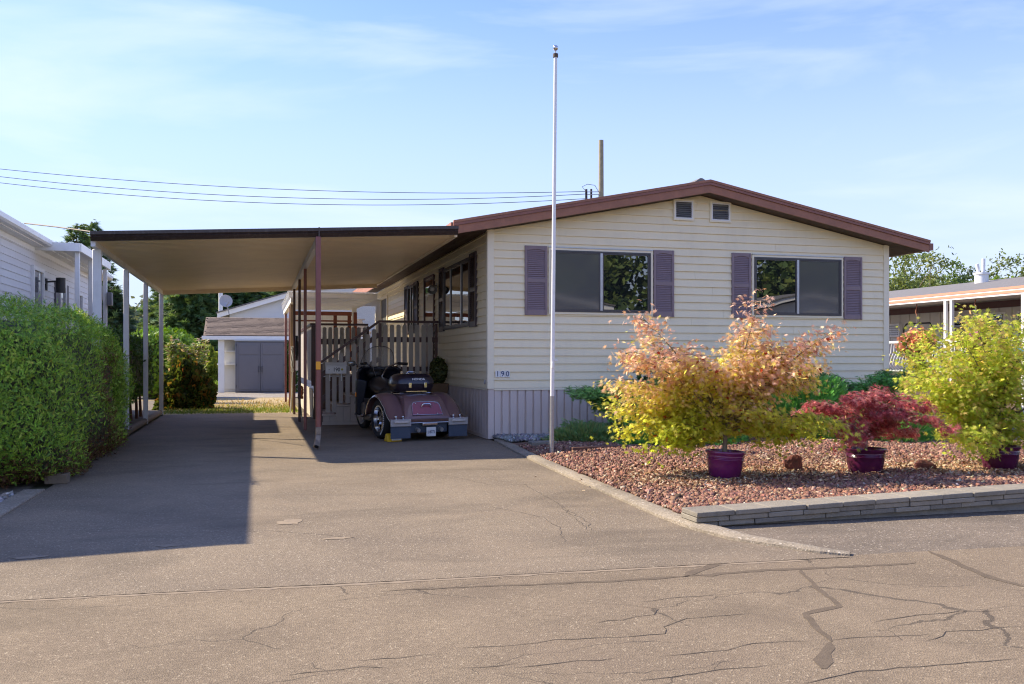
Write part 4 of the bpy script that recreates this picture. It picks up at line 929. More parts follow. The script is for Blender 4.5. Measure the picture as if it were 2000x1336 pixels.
# ---------------------------------------------------------------- clipped shrub in a wooden planter on the ground between trike and wall
WOODP = mat('planter_wood', (.20, .115, .055), .7, .25, 9, .3, 50)
pc = onY(856, 745, 16.9)
pp = thing('potted_shrub', (pc.x, pc.y, 0), 'small clipped green shrub in a tapered wooden planter beside the skirting', 'potted shrub')
mb = MB().hexa([(pc.x - .13, pc.y - .13, .42), (pc.x + .13, pc.y - .13, .42), (pc.x + .13, pc.y + .13, .42), (pc.x - .13, pc.y + .13, .42), (pc.x - .17, pc.y - .17, .80), (pc.x + .17, pc.y - .17, .80), (pc.x + .17, pc.y + .17, .80), (pc.x - .17, pc.y + .17, .80)]).build('planter', WOODP, pp, bevel=.01)
mb = MB()
for sx in (-1, 1):
    for sy in (-1, 1): mb.box(pc.x + sx * .12 - .02, pc.x + sx * .12 + .02, pc.y + sy * .12 - .02, pc.y + sy * .12 + .02, 0, .40)
mb.box(pc.x - .15, pc.x + .15, pc.y - .15, pc.y + .15, .40, .419).build('plant_stand', WOODP, pp)
LEAF = leafmat('green_leaf', .35); CON = leafmat('conifer_leaf', .25, .5, (1.3, 1.25, .55))
n = 2600; d = norm(rng.normal(size=(n, 3))); p = d * (rng.random(n) ** .35)[:, None] * np.array([.17, .17, .27]) + np.array([pc.x, pc.y, 1.03])
cloud('foliage', p, d + rng.normal(size=(n, 3)) * .7, rng.uniform(.02, .045, n), QUADL, tints(n, [(.10, .12, .035), (.15, .15, .05), (.07, .09, .03)]), LEAF, pp)

# ---------------------------------------------------------------- flagpole
fb, ft = gnd(1077.5, 886, .04), None
fd = SA * fb.x + CA * fb.y
ft = atd(1085, 112, fd)
fp = thing('flagpole', fb, 'tall white flagpole with silver ball top standing beside the driveway kerb', 'flagpole')
dv = ft - fb
MB().tube([fb, fb + dv * .145], [.029, .028], 14).build('base_tube', STEEL, fp, smooth=True)
MB().tube([fb + dv * .1452, fb + dv * .60], [.0265, .025], 14).build('lower_tube', WHITEM, fp, smooth=True)
MB().tube([fb + dv * .6003, fb + dv], [.024, .022], 14).build('upper_tube', WHITEM, fp, smooth=True)
MB().tube([ft, ft + Vector((0, 0, .045))], .034, 14).build('pulley_cap', mat('rusty_cap', (.10, .07, .045), .7, .3, 20), fp, smooth=True)
MB().tube([ft + Vector((0, 0, .045)), ft + Vector((0, 0, .09))], .008, 8).build('finial_stem', STEEL, fp)
MB().ball(ft + Vector((0, 0, .12)), .036, 20, 12).build('finial_ball', CHROME, fp, smooth=True)
c = fb + dv * .235
MB().box(c.x + .015, c.x + .06, c.y - .035, c.y - .02, c.z - .006, c.z + .012).box(c.x - .02, c.x + .0, c.y - .04, c.y - .02, c.z - .10, c.z - .02).build('cleat', WHITE, fp, bevel=.004)

# ---------------------------------------------------------------- paver wall
PAVS = [mat('paver_a', (.27, .24, .19), .9, .25, 14, .6, 70, dirt=.35, dcol=(.13, .12, .09)), mat('paver_b', (.23, .205, .165), .9, .25, 14, .6, 70, dirt=.4, dcol=(.11, .10, .08)), mat('paver_c', (.30, .265, .21), .9, .2, 14, .6, 70, dirt=.3, dcol=(.15, .14, .1))]
pw = thing('paver_wall', (3.12, 6.12, 0), 'low retaining wall of stacked grey concrete pavers along the road', 'wall')
wz = lambda x: .0 + .021 * (x - 3.1)
MB().hexa([(3.16, 6.16, -.02), (9.6, 6.16, -.02), (9.6, 6.36, -.02), (3.16, 6.36, -.02), (3.16, 6.16, .002), (9.6, 6.16, wz(9.6)), (9.6, 6.36, wz(9.6)), (3.16, 6.36, .002)]).build('footing', CONC, pw)
for cse in range(3):
    x = 3.12 - (.0, .17, .0)[cse] + (0 if cse != 1 else .17); first = True
    rr = random.Random(cse + 40)
    while x < 9.5:
        ln = rr.uniform(.29, .33)
        if first and cse != 2: ln *= (.62, .9)[cse]
        first = False
        dy = rr.uniform(-.008, .008) + (.012, .004, -.004)[cse]; h0 = cse * .0395
        m = rr.choice(PAVS); x1 = x + ln - .006
        MB().hexa([(x, 6.10 + dy, wz(x) + h0), (x1, 6.10 + dy, wz(x1) + h0), (x1, 6.36 + dy, wz(x1) + h0), (x, 6.36 + dy, wz(x) + h0), (x, 6.10 + dy, wz(x) + h0 + .037), (x1, 6.10 + dy, wz(x1) + h0 + .037), (x1, 6.36 + dy, wz(x1) + h0 + .037), (x, 6.36 + dy, wz(x) + h0 + .037)]).build('paver', m, pw, bevel=.006, seg=2)
        x += ln
# ---------------------------------------------------------------- lava boulders, timber and stepping blocks
def boulder(c, s, label, seed):
    bm = bmesh.new(); bmesh.ops.create_icosphere(bm, subdivisions=3, radius=1.); rr = np.random.default_rng(seed)
    dirs = norm(rr.normal(size=(26, 3))); dist = rr.uniform(.62, .98, 26); rot = rr.uniform(0, 6, 3)
    for v in bm.verts:
        p = np.array(v.co[:]); pr = dirs @ p; f = np.min(np.where(pr > .05, dist / np.maximum(pr, .05), 9)); p = p * min(1, f) * (1 + rr.normal() * .02)
        v.co = (p[0] * s[0], p[1] * s[1], p[2] * s[2])
    me = bpy.data.meshes.new('lava_boulder'); bm.to_mesh(me); bm.free()
    o = bpy.data.objects.new('lava_boulder', me); COL.objects.link(o); o.location = c; me.materials.append(mat('lava_rock', (.20, .062, .042), .95, .5, 16, 1., 38, col2=(.09, .035, .03)))
    return tag(o, label, 'boulder', 'lava boulders in the bed')
a = gnd(1548, 918, .09); boulder((a.x, a.y, .16), (.125, .10, .12), 'larger upright lava boulder to the right of the leftmost purple pot', 3)
a = gnd(1806, 915, .09); boulder((a.x, a.y, .115), (.13, .09, .07), 'smaller flat lava boulder between middle and right purple pots', 8)
TIM = mat('weathered_timber', (.21, .16, .11), .85, .3, 8, .5, 60, dirt=.3, dcol=(.09, .07, .05))
def log(pts, r, label, name='landscape_timber'):
    return tag(MB().tube(pts, r, 10).build(name, TIM, smooth=True, ang=60), label, 'timber')
log([(-2.06, 15.6, .05), (-2.08, 18.4, .05), (-2.09, 21.9, .055)], .062, 'round timber edging along driveway at the white carport posts')
tag(MB().box(-2.03, -1.82, 10.0, 10.16, .0, .10).build('timber_block', TIM, bevel=.008), 'short weathered timber block lying at the front corner of the hedge', 'timber block')
tag(MB().hexa([(-2.05, 10.2, 0), (-1.94, 10.2, 0), (-1.98, 14.6, 0), (-2.08, 14.6, 0), (-2.05, 10.2, .04), (-1.94, 10.2, .04), (-1.98, 14.6, .04), (-2.08, 14.6, .04)]).build('landscape_timber', TIM, bevel=.008), 'flat timber plank edging under the front hedge', 'timber')
a, b = gnd(1116, 884, .05), gnd(1260, 878, .05)
tag(MB().bar(a + Vector((0, 0, .03)), b + Vector((0, 0, .03)), .09, .08).build('landscape_timber', mat('red_edging', (.16, .075, .05), .85, .3, 8, dirt=.3), bevel=.008), 'reddish timber edging in front of the low juniper', 'timber')
a = gnd(1040, 872, .05)
tag(MB().box(a.x - .02, a.x + .34, a.y - .06, a.y + .16, .02, .115).build('stepping_block', PAVS[1], bevel=.01), 'grey concrete block lying beside the flagpole base', 'concrete block')

# ---------------------------------------------------------------- Japanese maples in purple pots
GLAZE = mat('purple_glaze', (.10, .012, .055), .22, .25, 5, coat=.4, dirt=.25, dcol=(.05, .01, .02))
GLAZE2 = mat('purple_glaze_bright', (.155, .014, .10), .25, .2, 5, coat=.4)
BARK = mat('grey_bark', (.20, .155, .11), .8, .3, 20, .4, 60); BARKG = mat('green_twig', (.16, .13, .06), .7, .3, 20)
MLEAF = leafmat('maple_leaf', .74, .5, (1.15, 1.13, 1.0))
def pot(parent, c, r, h, m, tilt=0.):
    pr = [(r * .74, 0), (r * .82, h * .06), (r * .93, h * .45), (r * .96, h * .66), (r * .985, h * .68), (r * .965, h * .705), (r * .99, h * .73), (r * .97, h * .755), (r * .995, h * .78), (r * .975, h * .81), (r * .99, h * .86), (r * 1.06, h * .90), (r * 1.07, h * .98), (r * 1.03, h), (r * .94, h), (r * .90, h * .85)]
    p = MB().lathe(pr, c, 40, Matrix.Rotation(tilt, 3, 'Y'), cap=False).build('pot', m, parent, smooth=True, ang=60)
    MB().lathe([(r * .92, h * .86), (r * .4, h * .89), (.01, h * .90)], c, 20, Matrix.Rotation(tilt, 3, 'Y')).build('soil', mat('potting_soil', (.09, .06, .04), .95, .4, 30, .6, 60), parent)
    return p
def bez(a, b, c, n=9): return [a * (1 - t) ** 2 + b * 2 * t * (1 - t) + c * t * t for t in [i / (n - 1) for i in range(n)]]
def maple(label, c, r, h, potm, tips, fork, ntw, lpt, lsize, tmpl, colf, droop=.0, spread=.09, trunk_r=.022, tilt=0., twl=(.10, .28), flat=.5):
    t = thing('potted_maple', c, label, 'potted tree', 'potted maples in the rock bed')
    pot(t, c, r, h, potm, tilt)
    base = Vector(c) + Vector((0, 0, h * .85)); fk = Vector(c) + Vector(fork)
    MB().tube([base, base.lerp(fk, .5) + Vector((.015, 0, 0)), fk], [trunk_r * 1.2, trunk_r, trunk_r * .9], 10).build('trunk', BARK, t, smooth=True)
    br = MB(); P, N_, A_ = [], [], []
    rr = random.Random(int(c[0] * 100))
    for tp in tips:
        tp = Vector(c) + Vector(tp); st = base.lerp(fk, rr.uniform(.55, 1.0)); d = tp - st
        mid = st + d * .45 + Vector((rr.gauss(0, .05), rr.gauss(0, .05), .10 + .12 * d.xy.length * (1 - droop * .2) + droop * .10))
        path = bez(st, mid, tp); br.tube(path, [max(.003, trunk_r * .55 * (1 - i / 9.5)) for i in range(9)], 6)
        for k in range(ntw):
            f = rr.uniform(.30, 1.0) ** .8; i = min(7, int(f * 8)); p = path[i].lerp(path[i + 1], f * 8 - i)
            l = rr.uniform(*twl) * (1.1 - .45 * f); a = rr.uniform(0, 6.283)
            q = p + Vector((math.cos(a) * l, math.sin(a) * l, rr.gauss(.03 - droop * .10, .05) * l * 6 * .4))
            br.tube([p, p.lerp(q, .5) + Vector((0, 0, .012)), q], [.004, .003, .002], 4, cap=False)
            for _ in range(lpt):
                g = rr.uniform(.25, 1.1); o_ = Vector((rr.gauss(0, spread), rr.gauss(0, spread), rr.gauss(-.01 - droop * .02, spread * flat)))
                P.append(p.lerp(q, g) + o_ * .8); out = (q - base); N_.append((rr.gauss(out.x * .5, .45), rr.gauss(out.y * .5 - .25, .45), rr.gauss(.75, .35)))
                A_.append((q - p).normalized() * .8 + Vector((rr.gauss(0, .5), rr.gauss(0, .5), -.35 - droop * .4)))
    for tp in tips:                                     # a full tuft at the end of every limb
        tp = Vector(c) + Vector(tp)
        for _ in range(int(lpt * 1.6)):
            P.append(tp + Vector((rr.gauss(0, spread * .9), rr.gauss(0, spread * .9), rr.gauss(-.02, spread * .8)))); N_.append((rr.gauss(0, .5), rr.gauss(-.25, .5), rr.gauss(.75, .35))); A_.append((rr.gauss(0, 1), rr.gauss(0, 1), -.4))
    br.build('branches', BARKG, t, smooth=True)
    P = np.array(P); tint = colf(P - np.array(c))
    cloud('crown', P, N_, rng.uniform(lsize * .65, lsize * 1.25, len(P)), tmpl, tint, MLEAF, t, axis=A_)
    return t
def mixc(n, w, stops):
    st = np.array([s[0] for s in stops]); cs = np.array([s[1] for s in stops], float); w = np.clip(w, st[0], st[-1])
    return np.stack([np.interp(w, st, cs[:, i]) for i in range(3)], 1) * (1 + rng.normal(size=(n, 1)) * .17)
def cone1(q):
    n = len(q); w = q[:, 2] + rng.normal(size=n) * .22 + .26 * np.sin(q[:, 0] * 3.1 + 1) * np.sin(q[:, 2] * 4 + q[:, 1] * 5) - .25 * np.exp(-((q[:, 0] + .75) / .25) ** 2 - ((q[:, 2] - 1.5) / .25) ** 2)
    c = mixc(n, w, [(.2, (.58, .68, .08)), (.75, (.76, .73, .12)), (.98, (.84, .68, .26)), (1.18, (.86, .60, .40)), (1.45, (.86, .56, .48)), (1.9, (.82, .46, .22))])
    k = rng.random(n) < .02; c[k] = (.35, .05, .02); return np.clip(c, .01, .9)
def cone3(q):
    n = len(q); w = rng.random(n) + .1 * q[:, 2]
    c = mixc(n, w, [(.0, (.46, .62, .07)), (.5, (.62, .71, .11)), (.85, (.72, .69, .14)), (1.0, (.78, .60, .18)), (1.15, (.78, .52, .25))]); return np.clip(c, .01, .9)
def cone2(q):
    n = len(q); w = rng.random(n)
    return np.clip(mixc(n, w, [(0, (.50, .09, .12)), (.5, (.72, .21, .24)), (.85, (.82, .38, .38)), (1, (.84, .50, .46))]), .008, .9)
ZB = .085
def tipsof(base, lst, wob=.28):
    """crown outline read from the photograph, at the tree's own distance; depth of each limb is spread at random"""
    d = SA * base.x + CA * base.y; out = []; rr = random.Random(int(base.x * 31))
    for u, v in lst:
        dd = d + rr.uniform(-wob, wob); p = atd(u, v, d); q = p - base; out.append((q.x + SA * (dd - d), q.y + CA * (dd - d), q.z))
    return out
b1 = gnd(1415, 932, ZB - .01)
t1 = [(1468, 590), (1455, 640), (1480, 650), (1245, 622), (1272, 655), (1300, 690), (1212, 690), (1240, 705), (1205, 748), (1232, 765), (1200, 796), (1228, 812), (1222, 846), (1262, 880), (1300, 850), (1335, 872), (1600, 652), (1560, 670), (1585, 700), (1555, 715), (1530, 690), (1505, 672),
      (1560, 745), (1500, 735), (1440, 700), (1410, 725), (1360, 720), (1380, 760), (1330, 735), (1320, 780), (1290, 765), (1430, 765), (1470, 770), (1440, 820), (1370, 820), (1310, 815), (1270, 830), (1490, 845), (1560, 845), (1620, 832), (1610, 855), (1530, 862), (1500, 700), (1350, 690), (1400, 850), (1350, 865), (1470, 805), (1520, 730)]
maple('large maple in leftmost purple pot, crown fading from yellow green to pink and orange', b1, .185, .265, GLAZE2, tipsof(b1, t1, .5), (.0, .02, .55), 16, 22, .043, MAPLE, cone1, tilt=R(3))
b2 = gnd(1690, 924, ZB)
t2 = [(1580, 808), (1605, 790), (1640, 772), (1690, 765), (1720, 762), (1765, 775), (1800, 790), (1815, 830), (1790, 845), (1765, 850), (1735, 830), (1700, 800), (1660, 800), (1640, 850), (1655, 870), (1620, 830), (1680, 825), (1745, 800), (1720, 845)]
maple('low spreading dark red laceleaf maple in the middle purple pot', b2, .195, .255, GLAZE, tipsof(b2, t2, .45), (.0, .0, .52), 14, 20, .052, LACE, cone2, droop=1., spread=.045, trunk_r=.016, twl=(.08, .2), flat=.55)
b3 = gnd(1952, 916, ZB)
t3 = [(1880, 610), (1895, 640), (1925, 655), (1948, 615), (1960, 640), (1985, 625), (2010, 650), (2040, 690), (1835, 640), (1860, 660), (1850, 690), (1790, 690), (1815, 705), (1770, 735), (1800, 745), (1770, 775), (1810, 780), (1840, 760), (1830, 805), (1850, 845), (1835, 858), (1870, 870), (1880, 830), (1900, 700), (1930, 720), (1960, 700), (1880, 740), (1920, 760), (1960, 770), (1990, 740), (2030, 770), (1900, 800), (1950, 820), (1990, 830), (2040, 850), (1960, 860), (1910, 860), (1990, 870), (1860, 790), (1940, 680), (2060, 740), (1985, 690), (1825, 735)]
maple('large yellow green maple in purple pot at the right edge', b3, .195, .25, GLAZE, tipsof(b3, t3, .55), (.0, .02, .5), 16, 20, .042, MAPLE, cone3)

# ---------------------------------------------------------------- shrubs along the house
def shrub_spray(name, label, c, rad, n, size, cols, tmpl=SPRAY, m=None, up=.35, cat='shrub', lobes=0, wts=None, layers=None, group=None, stem=True):
    """rounded or layered shrub: sprays growing outward from many short limbs"""
    t = thing(name, (c[0], c[1], c[2]), label, cat, group); m = m or CON
    if layers:
        P, A = [], []
        for (dx, dy, dz, l, wd, az, el) in layers:
            k = int(n / len(layers)); f = rng.random(k) ** .7; a = R(az); e = R(el)
            d = np.array([math.cos(a) * math.cos(e), math.sin(a) * math.cos(e), math.sin(e)]); s = np.array([-math.sin(a), math.cos(a), 0])
            tp = (1 - .65 * f)
            P.append(np.array(c) + np.array([dx, dy, dz]) + d * (f * l)[:, None] + s * (rng.normal(size=k) * wd * tp)[:, None] + np.array([0, 0, 1.]) * (rng.normal(size=k) * .035 - .05 * f * f)[:, None])
            A.append(np.broadcast_to(d, (k, 3)) + s * rng.normal(size=(k, 1)) * .7 + rng.normal(size=(k, 3)) * .25)
        P, A = np.concatenate(P), np.concatenate(A); N = rng.normal(size=P.shape) * .4 + np.array([0, -.2, 1.])
    else:
        d = norm(rng.normal(size=(n, 3))); d[:, 2] = np.abs(d[:, 2]) * 1.1 - .12; d = norm(d)
        bump_ = 1 + .13 * np.sin(d[:, 0] * 7 + c[0]) * np.sin(d[:, 1] * 6 + 1) + .10 * np.sin(d[:, 2] * 9 + d[:, 0] * 5)
        P = np.array(c) + d * (rng.random(n) ** .28 * bump_)[:, None] * np.array(rad); A = d + np.array([0, 0, up]) + rng.normal(size=(n, 3)) * .35
        N = np.cross(A, rng.normal(size=(n, 3)))
    P[:, 2] = np.maximum(P[:, 2], c[2] + .01)
    if stem:
        mb = MB()
        for i in range(7):
            a = i * .9; e = Vector(c) + Vector((math.cos(a) * rad[0] * .55, math.sin(a) * rad[1] * .55, rad[2] * random.uniform(.3, .7)))
            mb.tube([Vector(c) + Vector((0, 0, -.02)), Vector(c).lerp(e, .5) + Vector((0, 0, .05)), e], [.018, .012, .006], 6)
        mb.build('stems', BARK, t, smooth=True)
    cloud('foliage', P, N, rng.uniform(size * .6, size * 1.3, len(P)), tmpl, tints(len(P), cols, wts), m, t, axis=A)
    return t
JUN = [(.20, .42, .11), (.25, .50, .13), (.15, .31, .09), (.30, .50, .14)]
JUND = [(.17, .46, .09), (.22, .54, .11), (.12, .33, .075)]
a = onY(1150, 862, 12.55); shrub_spray('juniper', 'low spreading juniper with olive tips at the flagpole end of the house front', (a.x - .02, 12.5, .06), (.62, .45, .22), 5200, .075, [(.20, .34, .12), (.28, .37, .13), (.38, .37, .15), (.15, .29, .12)], wts=[3, 3, 1.2, 2])
a = onY(1205, 850, 13.05)
lay = []
for i in range(34):
    az = random.choice([180, 165, 195, 150, 210, 235, 270, 300, 0, 20, -20]) + random.uniform(-12, 12); lay.append((random.uniform(-.1, .25), random.uniform(-.2, .1), random.uniform(.05, .72), random.uniform(.4, .95), .08, az, random.uniform(4, 28)))
shrub_spray('juniper', 'feathery green juniper with long side sprays in front of grey skirting', (a.x, 12.95, .05), (.5, .4, .5), 12000, .085, JUN, SPRAY, layers=lay)
a = onY(1545, 760, 12.2); shrub_spray('juniper', 'dense rounded dark green juniper mound behind the leftmost and middle pots', (a.x + .05, 12.0, .05), (.80, .6, .98), 14000, .095, JUND, SPRAY, up=.6)
a = onY(1665, 745, 12.9)
lay = [(random.uniform(-.6, .6), random.uniform(-.3, .2), random.uniform(.2, .85), random.uniform(.4, .8), .10, random.choice([160, 200, 240, 270, 300, 340, 20]) + random.uniform(-15, 15), random.uniform(4, 24)) for _ in range(34)]
shrub_spray('juniper', 'wide layered juniper below the right window and house corner', (a.x + .5, 12.75, .06), (1.2, .6, .6), 14000, .09, JUND + [(.07, .15, .03)], SPRAY, layers=lay)
a = onY(1720, 800, 11.4); shrub_spray('juniper', 'shaded dark juniper behind the red laceleaf maple', (a.x, 11.3, .05), (.9, .5, .5), 8000, .085, JUND, SPRAY)
a = onY(1330, 840, 11.6); shrub_spray('juniper', 'shaded dark juniper behind the leftmost purple pot', (a.x + .1, 11.7, .05), (.95, .55, .42), 7000, .085, JUND, SPRAY)
def rhodo(label, c, rad, n, cols, wts=None):
    t = thing('rhododendron', c, label, 'shrub'); k = n // 7
    d = norm(rng.normal(size=(k, 3))); d[:, 2] = np.abs(d[:, 2]); W = np.array(c) + d * (rng.random(k) ** .35)[:, None] * np.array(rad)
    P = np.repeat(W, 7, 0); dd = np.repeat(d, 7, 0); A = rng.normal(size=P.shape) + dd * .7; A[:, 2] += .15
    mb = MB()
    for i in range(0, k, max(1, k // 40)): mb.tube([Vector(c), Vector(c).lerp(Vector(W[i]), .5) + Vector((0, 0, .04)), Vector(W[i])], [.015, .01, .004], 5, cap=False)
    mb.build('stems', BARK, t, smooth=True)
    cloud('foliage', P, np.cross(A, np.cross(np.array([0, 0, 1.]), A)) + rng.normal(size=P.shape) * .3, rng.uniform(.07, .12, len(P)), OVAL, tints(len(P), cols, wts), LEAF, t, axis=A)
a = onY(1285, 690, 13.1); rhodo('dark glossy rhododendron behind the left of the pink crowned maple', (a.x + .05, 13.1, .25), (.62, .35, 1.05), 1700, [(.09, .18, .06), (.12, .24, .07), (.07, .14, .06)])
a = onY(1610, 745, 12.9); rhodo('green rhododendron with a few yellow leaves under the right window', (a.x, 12.75, .3), (.62, .35, .62), 1900, [(.12, .24, .06), (.16, .30, .07), (.5, .38, .04), (.10, .18, .06)], [5, 4, .35, 3])
# ---------------------------------------------------------------- neighbouring home on the left (long side faces the driveway)
NX, NE, NY0, NY1 = -3.85, -3.54, 8.8, 25.0
NSID = mat('pale_grey_siding', (.72, .71, .70), .5, .06, 1.5, dirt=.12, dcol=(.4, .38, .35))
nb = thing('neighbour_home', (NX, NY0, 0), 'pale grey sided home at the left edge behind the hedge, white gutter and awning', 'house')
nw = MB().box(-9.6, NX, NY0, NY1, .3, 3.27).build('wall', NSID, nb)
for k in range(25):
    zb = .30 + k * .119; zt = min(zb + .13, 3.265)
    for ya, yb in ((NY0, 15.9 + (k % 3) * .9), (15.9 + (k % 3) * .9 + .003, NY1)):
        MB().hexa([(NX + .016, ya, zb), (NX + .016, yb, zb), (NX - .004, yb, zb), (NX - .004, ya, zb), (NX + .003, ya, zt), (NX + .003, yb, zt), (NX - .004, yb, zt), (NX - .004, ya, zt)]).build('siding_board', NSID, nw)
rf = MB().prism([(NE - .05, 3.36), (-6.7, 3.95), (-10, 3.36), (-10, 3.30), (-6.7, 3.89), (NE - .05, 3.30)], lambda a, b, k: (a, NY0 - .3 + k * (NY1 - NY0 + .6), b)).build('roof', ROOFG, nb)
MB().prism([(NE - .11, 3.28), (NE - .02, 3.28), (NE + .01, 3.31), (NE + .01, 3.385), (NE - .0, 3.39), (NE - .11, 3.36)], lambda a, b, k: (a, NY0 - .3 + k * (NY1 - NY0 + .6), b)).build('gutter', WHITEM, rf)
MB().box(NX + .02, NE - .112, NY0 - .3, NY1 + .3, 3.262, 3.28).build('soffit', WHITE, rf)
MB().box(NX + .004, NX + .03, NY0, NY1, 3.17, 3.26).build('frieze', WHITE, nb)
NW = lambda a, d, z: (NX + .012 + d, a, z)
nxy = lambda u: onX(u, 600, NX).y
NG = glassmat('bright_glass', (.20, .21, .22), ior=3.2, rough=.03, wav=.004)
def nwin(u0, u1, z0, z1, shut=False):
    y0, y1 = nxy(u0), nxy(u1)
    wn = ring(NW, y0, y1, z0, z1, .07, -.01, .05).build('window', WHITEM, nb)
    pbox(MB(), NW, y0 + .071, y1 - .071, -.01, .02, z0 + .07, z1 - .07).build('pane', NG, wn)
    if shut:
        for a in (y0 - .34, y1 + .02): pbox(MB(), NW, a, a + .32, -.01, .03, z0, z1).build('shutter', mat('slate_shutter', (.13, .12, .14), .5), nb)
nwin(59, 80, 1.2, 2.92); nwin(112, 124, 1.3, 2.80, True); nwin(149, 157, 1.4, 2.75)
ly = nxy(88)
ln = MB().box(NX + .01, NX + .04, ly - .05, ly + .05, 2.56, 2.78).bar((NX + .03, ly, 2.72), (NX + .26, ly, 2.74), .04, .03).build('wall_lantern', BLACK, nb)
MB().tube([(NX + .27, ly, 2.52), (NX + .27, ly, 2.80)], .085, 14).build('lantern_shade', BLACK, ln, smooth=True)
aw = MB().box(NX + .02, -3.10, 18.1, 21.6, 3.30, 3.33).build('awning', WHITEM, nb)
MB().box(NX + .02, -3.085, 18.06, 18.10, 3.21, 3.36).box(-3.10, -3.06, 18.1, 21.6, 3.21, 3.36).build('awning_fascia', WHITEM, aw)
for y in (18.2, 19.6, 21.4): MB().box(-3.19, -3.11, y, y + .07, 0, 3.208).build('awning_post', WHITEM, aw, bevel=.006, seg=1)
e0, e1 = onX(161, 577, -3.1), onX(180, 554, -3.1)
MB().box(-3.10, -2.98, 19.62, 19.98, e0.z - .0, e1.z).box(-3.10, -3.0, 21.3, 21.5, e0.z - .02, e1.z - .04).build('meter_box', mat('meter_grey', (.17, .17, .18), .5, .1, 8), nb, bevel=.01)
wire = MB().tube([atd(48, 436, 15.5), atd(110, 443, 14.8), atd(180, 453, 13.8), atd(262, 462, 13.2), atd(300, 460, 13.6)], .012, 6).build('service_cable', mat('cable_tan', (.20, .15, .10), .6), smooth=True)
tag(wire, 'tan service cable from the left home roof to the carport', 'cable')

# ---------------------------------------------------------------- hedges
def hedge(name, label, x0, x1, y0, y1, zb, zt, n, size, cols, wts, tmpl=SPRAY2, brown=None, ex=3.2, m=None, trunks=0, cat='hedge', clump=.03, bulge=None):
    """zt(y): height along the hedge; superellipse cross-section, rounded ends"""
    t = thing(name, ((x0 + x1) / 2, (y0 + y1) / 2, 0), label, cat)
    cx, hx = (x0 + x1) / 2, (x1 - x0) / 2; cy, hy = (y0 + y1) / 2, (y1 - y0) / 2
    d = norm(np.stack([rng.uniform(-1, 1, n * 4), rng.uniform(-1, 1, n * 4), rng.uniform(-1, 1, n * 4)], 1))
    r = (np.abs(d) ** ex).sum(1) ** (-1 / ex); q = d * r[:, None]
    k = (q[:, 2] > -.96) & ~((q[:, 0] < -.9) & (np.abs(q[:, 1]) < .9) & (q[:, 2] < .6)); q, d = q[k][:n], d[k][:n]; n = len(q)      # nothing grows on the buried or walled side
    y = cy + q[:, 1] * hy; H = np.array([zt(v) for v in y]); hz = (H - zb) / 2
    P = np.stack([cx + q[:, 0] * hx, y, zb + hz * (1 + q[:, 2])], 1)
    g = norm(np.sign(q) * np.abs(q) ** (ex - 1) / np.array([hx, hy, 1.])); wob = .05 * np.sin(P[:, 1] * 3.1 + P[:, 2] * 4) + .04 * np.sin(P[:, 2] * 7 + P[:, 0] * 9 + P[:, 1] * 1.7)
    cl_ = np.sin(P[:, 1] * 17 + 3 * np.sin(P[:, 2] * 9)) * np.sin(P[:, 2] * 15 + P[:, 0] * 16 + 2 * np.sin(P[:, 1] * 7))      # clumps and hollows
    P = P + g * (wob + clump * cl_ + rng.normal(size=n) * .03 - .05 * rng.random(n))[:, None]
    if bulge is not None: P[:, 0] += bulge(P)
    P[:, 2] = np.where(P[:, 2] < .03, .03 + .12 * rng.random(n), P[:, 2])
    A = g * .8 + np.array([0, 0, .55]) + rng.normal(size=(n, 3)) * .45; N = g + rng.normal(size=(n, 3)) * .55
    c = tints(n, cols, wts, .2)
    if brown is not None:
        bk = brown(P) > rng.random(n); c[bk] = tints(int(bk.sum()), [(.17, .075, .035), (.12, .055, .03), (.20, .11, .05)])
    cloud('foliage', P, N, rng.uniform(size * .6, size * 1.35, n), tmpl, c, m or CON, t, axis=A)
    # solid dark core added inside to block light, standing in for inner twigs
    rows = []
    ny = 14
    for i in range(ny + 1):
        f = -1 + 2 * i / ny; s = max(.05, (1 - abs(f) ** 4) ** .25); yy = cy + f * (hy - .17); Hh = zt(yy) - .16
        row = []
        for j in range(17):
            a = 2 * math.pi * j / 16; c_, s_ = math.cos(a), math.sin(a); rr_ = (abs(c_) ** ex + abs(s_) ** ex) ** (-1 / ex)
            pt_ = np.array([[cx + c_ * rr_ * (hx - .17) * s, yy, (zb + Hh) / 2 + s_ * rr_ * (Hh - zb) / 2 * s]])
            if bulge is not None: pt_[:, 0] += bulge(pt_)
            row.append(tuple(pt_[0]))
        rows.append(row)
    MB().grid(rows).build('blocking_core', mat('hedge_core_dark', (.06, .06, .025), .95, .4, 20, .5, 40), t)
    for i in range(trunks):
        yy = y0 + .2 + (y1 - y0 - .4) * i / max(1, trunks - 1); xx = x1 - .22 + random.uniform(-.08, .08)
        MB().tube([(xx, yy, -.02), (xx + random.uniform(-.03, .03), yy + random.uniform(-.04, .04), zb + .15)], [.035, .025], 7).build('trunk', mat('red_brown_trunk', (.15, .065, .035), .8, .3, 20), t, smooth=True)
    return t
def brownf(P):
    c = 1.4 * np.exp(-((P[:, 1] - (12.0 + .25 * (P[:, 2] - .8))) / .5) ** 2) * (P[:, 0] > -2.45) * np.clip((1.55 - P[:, 2]) / .35, 0, 1)
    nz_ = .5 + .5 * np.sin(P[:, 1] * 11 + P[:, 2] * 6) * np.sin(P[:, 2] * 13 - P[:, 1] * 4)
    low = np.clip((.42 - P[:, 2]) / .35, 0, 1) * .8
    return np.clip(c * (.35 + .7 * nz_) + low, 0, .92)
HCOL = [(.24, .42, .045), (.34, .52, .055), (.15, .28, .035), (.46, .56, .08)]
